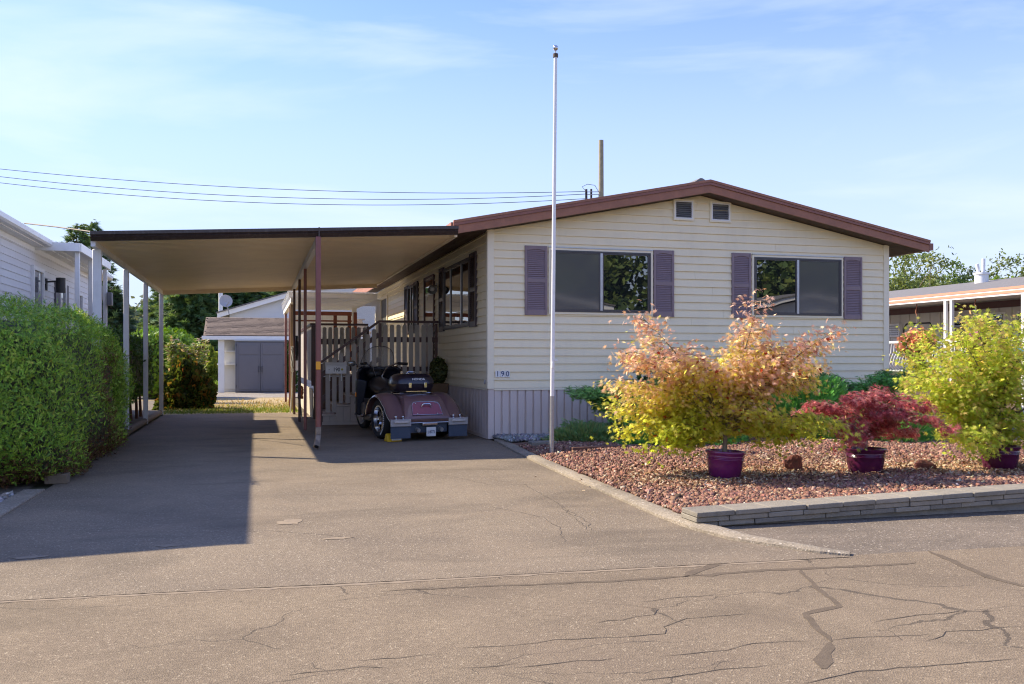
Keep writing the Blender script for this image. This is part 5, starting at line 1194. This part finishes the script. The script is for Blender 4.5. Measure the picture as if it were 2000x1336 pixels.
hedge('hedge', 'large clipped bright green cedar hedge with a brown patch beside the driveway', -3.6, -1.74, 9.35, 15.9, -.16, lambda y: 1.85 - .07 * max(0, y - 11) - .03 * max(0, y - 13.5) ** 2, 90000, .050, HCOL, [4, 3, 3, 1.3], tmpl=SPRAY, brown=brownf, ex=4.2, clump=.022, bulge=lambda P: (.10 * np.exp(-((P[:, 1] - 10.2) / 1.1) ** 2) * np.clip(P[:, 2] / 1.9, 0, 1) - .22 * np.clip((P[:, 1] - 13.6) / 2, 0, 1)) * np.clip((P[:, 0] + 3.3) / 1.3, 0, 1) ** 2)
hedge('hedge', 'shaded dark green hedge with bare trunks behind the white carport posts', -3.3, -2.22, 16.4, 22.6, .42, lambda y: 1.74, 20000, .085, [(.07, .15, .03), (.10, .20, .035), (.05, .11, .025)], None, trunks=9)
hedge('hedge', 'bright rounded arborvitae hedge behind the back yard bushes', -4.2, -1.75, 30.6, 33.0, .0, lambda y: 2.2, 9000, .16, [(.16, .30, .02), (.22, .36, .03), (.12, .23, .02)], None, ex=2.6)
# ---------------------------------------------------------------- back yard bushes
a = gnd(365, 798); shrub_spray('bush', 'bronze tinged rounded bush at the end of the carport posts', (a.x, a.y, 0), (.68, .6, 1.25), 9000, .10, [(.07, .11, .025), (.11, .13, .03), (.20, .13, .03), (.26, .12, .03), (.05, .08, .02)], QUADL, LEAF, wts=[4, 3, 1.6, 1, 3])
lay = [(random.uniform(-.5, .5), random.uniform(-.3, .3), 0, random.uniform(1.6, 2.0), .05, random.uniform(0, 360), random.uniform(76, 88)) for _ in range(16)]
a = gnd(352, 790); shrub_spray('tall_perennial', 'tall light green flowering stems rising behind the bronze bush', (a.x - .1, a.y + 1.2, 0), (.4, .3, .5), 1900, .16, [(.22, .32, .06), (.30, .36, .10), (.45, .36, .26)], OVAL, LEAF, layers=lay, cat='plant')
a = gnd(420, 760); shrub_spray('bush', 'yellow green bush left of the white shed post', (a.x - .2, a.y + .5, 0), (.55, .5, 1.7), 2600, .17, [(.20, .30, .05), (.28, .36, .07), (.14, .2, .04)], QUADL, LEAF)
a = gnd(450, 764); shrub_spray('ground_plant', 'low light green weeds at the foot of the white shed wall', (a.x, a.y + .3, 0), (.9, .3, .42), 1500, .13, [(.26, .36, .08), (.2, .3, .06)], OVAL, LEAF, cat='plant')
a = gnd(558, 766); shrub_spray('bush', 'narrow dark green bush right of the grey storage shed', (a.x + .12, a.y + .3, 0), (.28, .25, 1.75), 1500, .15, [(.06, .13, .03), (.10, .18, .04)], OVAL, LEAF)
for i, (u, lb) in enumerate(((413, 'weathered wooden stake standing left of the shed post'),)):
    a = gnd(u, 757); tag(MB().box(a.x - .04, a.x + .04, a.y, a.y + .06, 0, 1.30).build('garden_stake', TIM, bevel=.004), lb, 'stake')

# ---------------------------------------------------------------- back house, lean-to and resin shed
bh = thing('back_house', onY(500, 767, 37.2).to_3d(), 'white sided outbuilding with shingled lean-to roof behind the yard', 'outbuilding'); bh.location.z = 0
WSID = mat('white_siding', (.66, .65, .62), .5, .06, 2, dirt=.1, dcol=(.4, .38, .33))
bx = lambda u, Y: onY(u, 700, Y).x
x0, x1 = bx(438, 37.2), bx(700, 37.2)
wl = MB().box(x0, x1, 37.2, 40.4, 0, 2.35).build('wall', WSID, bh)
for k in range(11): MB().hexa([(x0, 37.18, .1 + k * .2), (x1, 37.18, .1 + k * .2), (x1, 37.202, .1 + k * .2), (x0, 37.202, .1 + k * .2), (x0, 37.192, .31 + k * .2), (x1, 37.192, .31 + k * .2), (x1, 37.202, .31 + k * .2), (x0, 37.202, .31 + k * .2)]).build('siding_board', WSID, wl)
pA, pB = onY(397, 655, 36.3), onY(402, 620, 39.2); xr1 = bx(720, 36.3)
mb = MB(); nr = 15
for i in range(nr):
    f0, f1 = i / nr, (i + 1) / nr + .01; ya, yb = 36.3 + 2.9 * f0, 36.3 + 2.9 * f1; za, zb_ = pA.z + (pB.z - pA.z) * f0, pA.z + (pB.z - pA.z) * f1
    x = pA.x + (pB.x - pA.x) * f0 + (random.random() * .1)
    while x < xr1:
        l = random.uniform(.14, .30); dz = random.uniform(0, .012)
        mb.hexa([(x, ya, za), (x + l - .008, ya, za), (x + l - .008, yb, zb_ - .01), (x, yb, zb_ - .01), (x, ya, za + .025 + dz), (x + l - .008, ya, za + .025 + dz), (x + l - .008, yb, zb_ + .004), (x, yb, zb_ + .004)]); x += l
rl = MB().hexa([(pA.x, 36.32, pA.z - .06), (xr1, 36.32, pA.z - .06), (xr1, 39.3, pB.z - .06), (pB.x, 39.3, pB.z - .06), (pA.x, 36.32, pA.z - .003), (xr1, 36.32, pA.z - .003), (xr1, 39.3, pB.z - .003), (pB.x, 39.3, pB.z - .003)]).build('lean_to_roof', SHINGLE, bh)
o = mb.build('shingles', SHINGLE, rl); o['kind'] = 'stuff'
MB().box(pA.x - .05, xr1, 36.2, 36.30, pA.z - .16, pA.z - .02).build('gutter', WHITE, bh)
MB().box(bx(426, 36.4), bx(438, 36.4), 36.4, 36.52, 0, pA.z - .07).build('corner_post', WHITE, bh)
gy = 40.5
g0, g1 = onY(424, 613, gy), onY(562, 573, gy); slp = (g1.z - g0.z) / (g1.x - g0.x); gm = g0.x + 6.2
apz = g0.z + 6.2 * slp
gw = MB().prism([(g0.x + .5, 0), (gm * 2 - g0.x - .5, 0), (gm * 2 - g0.x - .5, g0.z - .05 + .5 * slp), (gm, apz - .08), (g0.x + .5, g0.z - .05 + .5 * slp)], lambda a, b, k: (a, gy + .3 + k * 8, b)).build('gable_wall', WSID, bh)
for k in range(12):
    zb_ = 2.5 + k * .2; a = g0.x + .5 + max(0, (zb_ + .2 - (g0.z + .5 * slp)) / slp) + .15; b = 2 * gm - a
    if b > a: MB().hexa([(a, gy + .285, zb_), (b, gy + .285, zb_), (b, gy + .302, zb_), (a, gy + .302, zb_), (a, gy + .295, zb_ + .2), (b, gy + .295, zb_ + .2), (b, gy + .302, zb_ + .2), (a, gy + .302, zb_ + .2)]).build('siding_board', WSID, gw)
for s in (1, -1):
    e = g0.x if s > 0 else 2 * gm - g0.x
    MB().prism([(e, g0.z - .17), (gm, apz - .17), (gm, apz + .03), (e, g0.z + .03)], lambda a, b, k: (a, gy + .02 + k * .05, b)).build('bargeboard', WHITE, bh)
    MB().prism([(e - s * .05, g0.z + .032), (gm, apz + .032), (gm, apz + .07), (e - s * .05, g0.z + .07)], lambda a, b, k: (a, gy - .05 + k * 8.5, b)).build('main_roof', ROOFG, bh)
for z, xa, xb in ((1.55, 437, 462), (1.05, 424, 462)):
    MB().box(bx(xa, 36.9), bx(xb, 36.9), 36.85, 37.15, z, z + .05).build('shelf', WHITE, bh)
# satellite dish
dc = onY(441, 588, 39.9); dsh = thing('satellite_dish', onY(447, 610, 39.9), 'grey satellite dish on the white bargeboard of the outbuilding', 'satellite dish')
MB().lathe([(.02, -.05), (.12, -.045), (.21, -.02), (.27, .02), (.265, .028), (.2, -.01), (.1, -.035), (.01, -.04)], dc, 24, Matrix.Rotation(R(75), 3, 'X') @ Matrix.Rotation(R(10), 3, 'Y')).build('reflector', mat('dish_grey', (.42, .42, .43), .5), dsh, smooth=True)
b_ = onY(447, 612, 39.9)
MB().tube([dc + Vector((0, .05, 0)), dc + Vector((.06, .1, -.22)), b_ + Vector((0, .1, 0)), b_], .025, 8).build('mast', STEEL, dsh, smooth=True)
MB().tube([dc + Vector((0, -.02, -.24)), dc + Vector((.12, -.30, -.10))], .014, 6).box(dc.x + .09, dc.x + .16, dc.y - .36, dc.y - .28, dc.z - .14, dc.z - .05).build('feed_arm', STEEL, dsh)
# resin storage shed
s0, s1 = gnd(459.5, 767), gnd(557, 767); SY = s0.y - .05
RES = mat('grey_resin', (.155, .15, .165), .5, .06, 3); RESD = mat('dark_resin', (.085, .085, .095), .5)
sx0, sx1 = bx(459.5, SY), bx(557, SY); sz = onY(500, 667, SY).z
sh = thing('storage_shed', ((sx0 + sx1) / 2, SY, 0), 'grey two door resin storage shed in front of white outbuilding', 'shed')
MB().box(sx0, sx1, SY + .02, SY + .75, 0, sz).build('body', RES, sh, bevel=.02)
MB().box(sx0 - .03, sx1 + .03, SY - .03, SY + .8, sz + .001, sz + .05).build('roof', mat('pale_resin', (.33, .35, .38), .5), sh, bevel=.015)
xm = (sx0 + sx1) / 2 + .0
for a, b in ((sx0 + .05, xm - .008), (xm + .008, sx1 - .05)):
    d = MB().box(a, b, SY - .015, SY + .018, .05, sz - .04).build('door', RES, sh, bevel=.01)
    MB().box(a + .07, b - .07, SY - .027, SY - .016, .12, sz * .72).box(a + .07, b - .07, SY - .027, SY - .016, sz * .745, sz - .10).build('door_panel', RES, d, bevel=.008)
    h = b - .05 if a < xm - .1 else a + .05
    MB().tube([(h, SY - .02, .78), (h, SY - .07, .80), (h, SY - .07, .98), (h, SY - .02, 1.0)], .016, 8).build('handle', RESD, d, smooth=True)
    for z in (.2, 1.0, 1.75): MB().box((a - .03) if a < xm - .1 else (b), (a) if a < xm - .1 else (b + .03), SY - .03, SY - .0, z, z + .09).build('hinge', RESD, d)
# ---------------------------------------------------------------- hose and cords hung on the rear posts
def coil(label, c, r, m, n=4, cat='hose', name='garden_hose', tail=None):
    pts = []
    for i in range(n * 14):
        a = i / 14 * 2 * math.pi; rr_ = r * (1 + .10 * math.sin(a * .37 + i)); pts.append((c[0] + .02 * math.sin(i * 1.3), c[1] + math.cos(a) * rr_ * .6, c[2] + math.sin(a) * rr_ * 1.25))
    if tail: pts += tail
    return tag(MB().tube(pts, .012, 6).build(name, m, smooth=True), label, cat)
GH = mat('green_hose', (.05, .13, .09), .5); WH = mat('white_cord', (.55, .54, .5), .5); BH = mat('black_cord', (.02, .02, .02), .5); OH = mat('orange_cord', (.55, .16, .04), .5)
coil('white cord coil hanging on a rear brown post', (CXM - .05, 21.3, 1.25), .22, WH, tail=[(CXM - .06, 21.2, .5), (CXM - .1, 21.1, .05)])
coil('green garden hose hanging low on a rear brown post', (CXM + .06, 20.2, .60), .28, GH, tail=[(CXM + .1, 20.0, .02), (CXM + .2, 19.7, .02)])
coil('black cord bundle hanging high on a rear brown post', (CXM + .02, 20.6, 1.5), .20, BH, 6)
coil('orange cord hanging below the green hose', (CXM + .10, 19.9, .55), .10, OH, 3)

# ---------------------------------------------------------------- right neighbour: porch, striped eave, railing
RX = 17.0
rn = thing('neighbour_home', (19, 19, 0), 'white home at the right edge with salmon striped eave and porch railing', 'house')
SAL = mat('salmon_stripe', (.60, .30, .19), .5, .06, 3); RWAL = mat('ribbed_white_wall', (.62, .60, .55), .5, .06, 3)
rw = MB().box(19.0, 25, 12, 33, .2, 3.0).build('wall', RWAL, rn)
for i in range(48): MB().box(18.975, 18.999, 12.1 + i * .43, 12.1 + i * .43 + .40, .4, 2.9).build('wall_panel', RWAL, rw)
rr0 = MB().prism([(RX, 2.95), (22, 3.72), (27, 2.95), (27, 2.88), (22, 3.64), (RX, 2.88)], lambda a, b, k: (a, 11.5 + k * 22, b)).build('roof', ROOFG, rn)
for z0, z1, m, d in ((2.895, 2.955, SAL, .03), (2.862, 2.894, WHITE, .02), (2.80, 2.861, SAL, .03), (2.755, 2.799, WHITE, .02)):
    MB().box(RX - d, RX + .03, 11.5, 33.5, z0, z1).build('eave_stripe', m, rr0)
MB().box(RX + .031, 18.97, 11.6, 33.4, 2.84, 2.87).build('porch_ceiling', WHITE, rr0)
def ry_(u): return onX(u, 600, RX).y
for u in (1846, 1858, 1998): y = ry_(u); MB().box(RX - .02, RX + .06, y - .04, y + .04, .0, 2.754).build('porch_post', WHITE, rn, bevel=.006, seg=1)
MB().box(RX, 18.97, 13, 31, .05, .90).build('porch_deck', mat('deck_brown', (.12, .08, .06), .7, .2, 5), rn)
MB().box(RX - .03, RX + .05, 13.2, 26, 1.70, 1.76).box(RX - .02, RX + .03, 13.2, 26, .93, .97).build('railing_rail', WHITE, rn)
pr = None
for i in range(105):
    y = 13.3 + i * .12
    if pr is None:
        pr = MB().tube([(0, 0, .97), (-.10, 0, 1.03), (-.15, 0, 1.13), (-.10, 0, 1.30), (-.02, 0, 1.45), (0, 0, 1.70)], .011, 6, cap=False).build('baluster', WHITE, rn, smooth=True, local=False)
        base_loc = (RX, y, 0); pr.location = base_loc
    else:
        c = pr.copy(); COL.objects.link(c); c.location = (RX, y, 0)
for u0, u1, z0, z1 in ((1858, 1885, 1.5, 2.45), (1900, 1960, 1.4, 2.5), (1985, 2040, 1.4, 2.5)):
    y0, y1 = sorted((onX(u0, 600, 18.9).y, onX(u1, 600, 18.9).y))
    wn = MB().box(18.93, 18.973, y0, y1, z0, z1).build('window', WHITE, rn); MB().box(18.90, 18.929, y0 + .05, y1 - .05, z0 + .05, z1 - .05).build('pane', GLASS, wn)
MB().box(18.90, 18.972, 11.6, 30, 2.62, 2.80).build('dark_frieze', BROWND, rn)
y = onX(1748, 630, 18.9).y
vb = MB().box(18.85, 18.97, y - .25, y + .25, 1.95, 2.35).build('wall_vent', WHITEM, rn)
for j in range(5): MB().box(18.83, 18.849, y - .2, y + .2, 2.0 + j * .065, 2.03 + j * .065).build('vent_slat', STEEL, vb)
c = atd(1917, 556, 27.5)
vp = MB().tube([(c.x, c.y, c.z - .3), (c.x, c.y, c.z + .30)], .19, 18).tube([(c.x, c.y, c.z + .30), (c.x, c.y, c.z + .36)], .22, 18).tube([(c.x - .12, c.y, c.z + .36), (c.x - .12, c.y, c.z + .45), (c.x - .16, c.y, c.z + .62)], .05, 10).tube([(c.x + .06, c.y, c.z + .36), (c.x + .07, c.y, c.z + .78)], .055, 10).build('roof_flue', WHITEM, rn, smooth=True)
ya = onX(1765, 640, 18.2).y; yb = onX(1822, 640, 18.2).y
sw = tag(MB().tube([(18.2, ya, .9), (18.2, ya, 2.15), (18.2, ya - .12, 2.28), (18.2, yb + .12, 2.28), (18.2, yb, 2.15), (18.2, yb, .9)], .025, 8).build('arch_frame', BLACK, smooth=True), 'black metal arch frame on the right hand porch', 'garden arch')
for u, v0, v1, lb in ((1791, 592, 640, 'wind chime hanging from the right porch eave near the house corner'), (1906, 586, 612, 'small hanging hook on the right porch eave above the yellow maple')):
    a = onX(u, v0, RX + .15); b = onX(u, v1, RX + .15); a.z = 2.75
    wc = thing('wind_chime', a, lb, 'wind chime')
    MB().tube([a, a.lerp(b, .35) + Vector((0, .05, 0)), a.lerp(b, .5)], .014, 6).build('hook', mat('copper_hook', (.35, .13, .06), .5), wc, smooth=True)
    MB().tube([a.lerp(b, .5), b], .008, 5).tube([b + Vector((0, -.08, .08)), b + Vector((0, .09, -.02))], .01, 5).tube([b + Vector((0, .06, .1)), b + Vector((0, -.04, -.12))], .01, 5).build('chimes', STEEL, wc)
def flowers(label, c, rad, n, size, cols, gcols, name='flower_basket'):
    t = thing(name, c, label, 'flowers')
    p = np.array(c) + norm(rng.normal(size=(n, 3))) * (rng.random(n) ** .4)[:, None] * np.array(rad)
    cloud('foliage', p, rng.normal(size=(n, 3)), rng.uniform(size * .6, size * 1.2, n), QUADL, tints(n, gcols), LEAF, t)
    p = np.array(c) + norm(rng.normal(size=(n // 2, 3)) + np.array([-.6, -.7, .6])) * np.array(rad) * (.55 + .6 * rng.random((n // 2, 1)))
    bl = cloud('blooms', p, rng.normal(size=p.shape) + np.array([-.5, -.6, .5]), rng.uniform(size * .7, size * 1.3, len(p)), QUADL, tints(len(p), cols), MLEAF, t); bl['kind'] = 'stuff'
    mb = MB().lathe([(rad[0] * .5, -.35), (rad[0] * .6, -.05), (rad[0] * .55, -.05)], (c[0], c[1], c[2] - rad[2] * .5), 16); mb.build('planter', mat('clay_planter', (.25, .11, .06), .7), t, smooth=True)
a = atd(1790, 672, 21.5); flowers('coral orange flowers on the railing right of the house corner', a, (.34, .5, .34), 700, .075, [(.80, .34, .22), (.85, .45, .30), (.75, .28, .18)], [(.14, .22, .05), (.24, .28, .05)])
a = atd(1908, 668, 20.2); flowers('magenta flowers in front of the right hand porch railing', a, (.30, .25, .2), 400, .08, [(.55, .08, .45), (.65, .16, .5)], [(.14, .22, .05), (.2, .26, .05)])
a = atd(1990, 686, 19.0); tag(MB().ball(a, (.28, .28, .07), 18, 8).build('blue_cover', mat('blue_tarp', (.08, .30, .55), .5), smooth=True), 'bright blue round cover at the right edge behind the yellow maple', 'cover')

# ---------------------------------------------------------------- utility pole and wires
PD = 40.
pt = atd(1174, 274, PD); pbase = Vector((pt.x, pt.y, 0))
up = thing('utility_pole', pbase, 'bare wooden utility pole rising behind the brown roof', 'utility pole')
MB().tube([pbase, pt], [.15, .105], 14).build('pole', mat('pole_wood', (.36, .31, .20), .85, .3, 6, .4, 40), up, smooth=True)
WIREM = mat('wire', (.05, .05, .055), .5)
for i, (v0, vl, vm) in enumerate(((374, 330, 377), (379, 345, 388.5), (388, 357, 399))):
    a = atd(1143, v0, PD)
    MB().bar(a + Vector((0, 0, -.02)), Vector((pt.x, pt.y - .1, a.z - .03)), .03, .03).build('bracket', STEEL, up)
    MB().tube([a + Vector((.05, 0, -.16)), a + Vector((.05, 0, .10))], .055, 8).tube([a + Vector((.28, 0, -.12)), a + Vector((.28, 0, .12))], .05, 8).build('insulator', mat('brown_insulator', (.06, .04, .035), .35), up, smooth=True)
    us = np.linspace(-120, 1143, 28); co = np.polyfit([0, 880, 1143], [vl, vm, v0], 2)
    wr = MB().tube([atd(u, float(np.polyval(co, u)), PD + (1143 - u) * .004) for u in us], .014, 5, cap=False).build('power_line', WIREM, smooth=True)
    tag(wr, ('topmost', 'middle', 'lowest')[i] + ' of the three power lines crossing the sky to the pole', 'power line', 'power lines to the pole')
a = atd(1143, 372, PD); lo = MB().tube([a, a + Vector((-.15, 0, .15)), a + Vector((.1, 0, .28)), a + Vector((.45, 0, .25)), a + Vector((.62, -.1, -.1))], .012, 5, cap=False).build('jumper_wire', WIREM, up, smooth=True)
a = atd(344, 612, 95.); po = thing('utility_pole', (a.x, a.y, 0), 'small distant utility pole between the far trees at left', 'utility pole')
MB().tube([(a.x, a.y, 0), a], .17, 8).build('pole', MATS['pole_wood'], po, smooth=True); MB().box(a.x - .9, a.x + .9, a.y - .06, a.y + .06, a.z - .6, a.z - .45).build('crossarm', MATS['pole_wood'], po)
a = onY(431, 560, 52); b = Vector((a.x, a.y, 0)); po = thing('utility_pole', b, 'slim pale pole beside the satellite dish', 'utility pole')
MB().tube([b, Vector((a.x, a.y, a.z + 3))], .11, 8).build('pole', WHITEM, po, smooth=True)

# ---------------------------------------------------------------- trees
TREE = leafmat('tree_leaf', .3, .6, (1.3, 1.2, .6))
def conifer(u, v, d, rad, label, cols, nb=60, droop=.25, size=.42, zb=.8):
    top = atd(u, v, d); base = Vector((top.x, top.y, 0)); H = top.z
    t = thing('conifer_tree', base, label, 'tree', 'trees beyond the homes')
    mb = MB().tube([base, base + Vector((0, 0, H * .98))], [.22 * H / 10, .02], 8); P, A, N = [], [], []
    rr = random.Random(int(u * 7 + d))
    for i in range(nb):
        f = i / nb; z = zb + (H - zb) * f ** .9; l = rad * (1 - f) ** .85 * rr.uniform(.65, 1.15) + .15; a = i * 2.399 + rr.uniform(-.3, .3)
        o = base + Vector((0, 0, z)); e = o + Vector((math.cos(a) * l, math.sin(a) * l, -droop * l + .10 * l)); mb.tube([o, o.lerp(e, .5) + Vector((0, 0, .06 * l)), e], [.04, .02, .01], 4, cap=False)
        k = int(14 + 30 * l)
        for _ in range(k):
            g = rr.uniform(.12, 1.05); s = rr.gauss(0, .16 * l * (1.15 - g)); p = o.lerp(e, g) + Vector((-math.sin(a) * s, math.cos(a) * s, rr.gauss(-.06, .08) - abs(s) * .2 + .06 * l * 4 * g * (1 - g)))
            P.append(p); A.append((math.cos(a) + rr.gauss(0, .5), math.sin(a) + rr.gauss(0, .5), rr.gauss(-.15, .3))); N.append((rr.gauss(0, .5), rr.gauss(0, .5), 1))
    mb.build('trunk', BARK, t, smooth=True)
    cloud('crown', P, N, rng.uniform(size * .6, size * 1.3, len(P)), SPRAY2, tints(len(P), cols), TREE, t, axis=A)
def broad(c, H, rx, rz, label, cols, ncl=70, npc=55, size=.26, cl=.55, group='trees beyond the homes', name='broadleaf_tree', flat=1.):
    t = thing(name, (c[0], c[1], 0), label, 'tree', group); c = Vector((c[0], c[1], 0)); cz_ = H - rz
    C = norm(rng.normal(size=(ncl, 3))) * (rng.random(ncl) ** .45)[:, None] * np.array([rx, rx, rz]); C[:, 2] += cz_ + .25 * rz * np.sin(C[:, 0] * 2 / rx * 2); C[:, :2] += np.array(c[:2])
    mb = MB().tube([c, c + Vector((.1, 0, cz_ * .6)), c + Vector((0, .1, cz_ + rz * .3))], [.10 * H / 6, .07 * H / 6, .03], 8)
    for i in range(0, ncl, 3): e = Vector(C[i]); s = c + Vector((0, 0, max(.6, cz_ - rz * .5) + (e.z - cz_) * .2)); mb.tube([s, s.lerp(e, .55) + Vector((0, 0, .15)), e], [.05, .03, .01], 5, cap=False)
    mb.build('trunk', BARK, t, smooth=True)
    k = np.repeat(np.arange(ncl), npc); cs = cl * rng.uniform(.6, 1.35, ncl)
    P = C[k] + rng.normal(size=(len(k), 3)) * cs[k][:, None] * np.array([1, 1, .65 * flat]); P[:, 2] = np.maximum(P[:, 2], .1)
    ct = np.asarray(cols)[rng.integers(0, len(cols), ncl)]; tn = np.clip(ct[k] * (1 + rng.normal(size=(len(k), 1)) * .22), .005, .9)
    cloud('crown', P, rng.normal(size=P.shape) + np.array([0, 0, .5]), rng.uniform(size * .6, size * 1.35, len(P)), OVAL if size < .3 else QUADL, tn, TREE, t)
DKG = [(.10, .165, .075), (.13, .20, .085), (.15, .23, .09)]; MDG = [(.10, .16, .05), (.12, .19, .055), (.085, .13, .05)]; OLV = [(.14, .19, .055), (.18, .23, .06), (.12, .16, .05), (.21, .24, .075)]
conifer(150, 437, 46, 2.3, 'shorter of the two spruces above the left neighbour awning', DKG, 70)
conifer(179, 431, 50, 3.0, 'taller spruce with drooping limbs left of the carport corner', DKG, 80, .4)
conifer(217, 560, 38, 1.6, 'dark dense cypress seen between the left carport posts', [(.06, .11, .06), (.075, .13, .065)], 70)
for u, v, d, r, lb in ((345, 505, 78, 4.6, 'leftmost of the big firs seen under the carport'), (395, 470, 82, 5.2, 'broad tall fir seen under the middle of the carport'), (372, 520, 70, 4.0, 'nearer fir in front of the broad tall fir'), (470, 500, 84, 4.6, 'fir rising directly behind the satellite dish'), (520, 490, 90, 5.0, 'fir behind the outbuilding roof ridge'), (560, 505, 86, 4.4, 'fir behind the brown rear posts')):
    conifer(u, v, d, r, lb, [(.14, .23, .09), (.18, .28, .10), (.11, .19, .08)], 95, .3, .75, 1.5)
conifer(312, 578, 105, 2.6, 'thin pointed fir in the hazy distance between white posts', [(.09, .12, .08), (.11, .14, .09)], 50, .3, .7)
for u, v, d, lb in ((262, 596, 120, 'pale far poplar at the left of the gap between posts'), (288, 604, 118, 'pale far round tree in the gap between posts'), (330, 606, 125, 'pale far tree right of the thin fir'), (225, 612, 110, 'pale far tree behind the dark cypress')):
    a = atd(u, v, d); broad((a.x, a.y), a.z, 3.0, a.z * .45, lb, [(.16, .19, .11), (.20, .23, .13), (.13, .16, .10)], 40, 40, .5, .9)
for u, v, d, rx, lb, cl in ((1755, 492, 52, 2.9, 'big olive green willow right of the house corner', OLV), (1815, 512, 56, 2.0, 'olive tree leaning beside the big willow', OLV), (1862, 528, 60, 1.9, 'darker round tree left of the roof flue', MDG), (1888, 520, 62, 1.7, 'bluish green tree just left of the roof flue', [(.07, .10, .05), (.09, .12, .06)]), (1968, 500, 58, 2.3, 'tall airy tree right of the roof flue', OLV), (2010, 512, 60, 2.2, 'tree cut by the right edge of the picture', MDG), (1830, 530, 66, 2.2, 'low dark tree behind the grey shingled roof', MDG), (1925, 538, 66, 2.2, 'round olive tree directly behind the roof flue', OLV), (1785, 505, 64, 2.4, 'tall dark tree between willow and leaning olive tree', MDG)):
    a = atd(u, v, d); broad((a.x, a.y), a.z, rx, a.z * .42, lb, cl, 75, 70, .23, .42)
for u, v, r, lb in ((1952, 545, .6, 'larger bright green cypress tip above the right roof'), (1984, 548, .45, 'smaller bright green cypress tip near the right edge')):
    a = atd(u, v, 44); conifer(u, v, 44, r * 1.3, lb, [(.22, .36, .03), (.28, .42, .04)], 60, -.5, .3)
# across the road: homes and trees that the windows mirror
def far_home(x, y, wd, dp, label, m):
    t = thing('mobile_home', (x, y, 0), label, 'house', 'homes across the road')
    wl = MB().prism([(x - wd / 2, .1), (x + wd / 2, .1), (x + wd / 2, 3.3), (x, 3.3 + wd * .09), (x - wd / 2, 3.3)], lambda a, b, k: (a, y - k * dp, b)).build('wall', m, t)
    for k in range(14): MB().box(x - wd / 2 + .05, x + wd / 2 - .05, y + .001, y + .02, .5 + k * .2, .53 + k * .2).build('siding_lap', WHITE, wl)
    for s in (-1, 1):
        MB().prism([(x + s * (wd / 2 + .35), 3.26), (x, 3.42 + wd * .09), (x, 3.58 + wd * .09), (x + s * (wd / 2 + .35), 3.44)], lambda a, b, k: (a, y + .35 - k * .06, b)).build('fascia', WHITE, t)
        MB().prism([(x + s * (wd / 2 + .4), 3.45), (x, 3.59 + wd * .09), (x, 3.65 + wd * .09), (x + s * (wd / 2 + .4), 3.51)], lambda a, b, k: (a, y + .4 - k * (dp + .8), b)).build('roof', ROOFG, t)
    MB().box(x - 1.0, x + 1.0, y + .002, y + .05, 1.3, 2.3).build('window', ALUD, t)
far_home(23.6, -8, 6.8, 14, 'pale home across the road, mirrored in the right front window', mat('far_white', (.66, .64, .6), .5))
far_home(10.8, -8.5, 6.6, 14, 'cream home across the road, mirrored in the left front window', mat('far_cream', (.55, .48, .36), .5))
for i, (x, y, h) in enumerate(((15.5, -22, 8.5), (19.5, -23, 9), (24, -22, 8.5), (28.5, -23, 9.2), (32.5, -22, 8.6), (37, -23, 9))):
    broad((x, y), h, 2.9, h * .47, 'olive green tree behind the homes across the road', OLV + MDG, 70, 55, .30, .7, 'trees across the road')
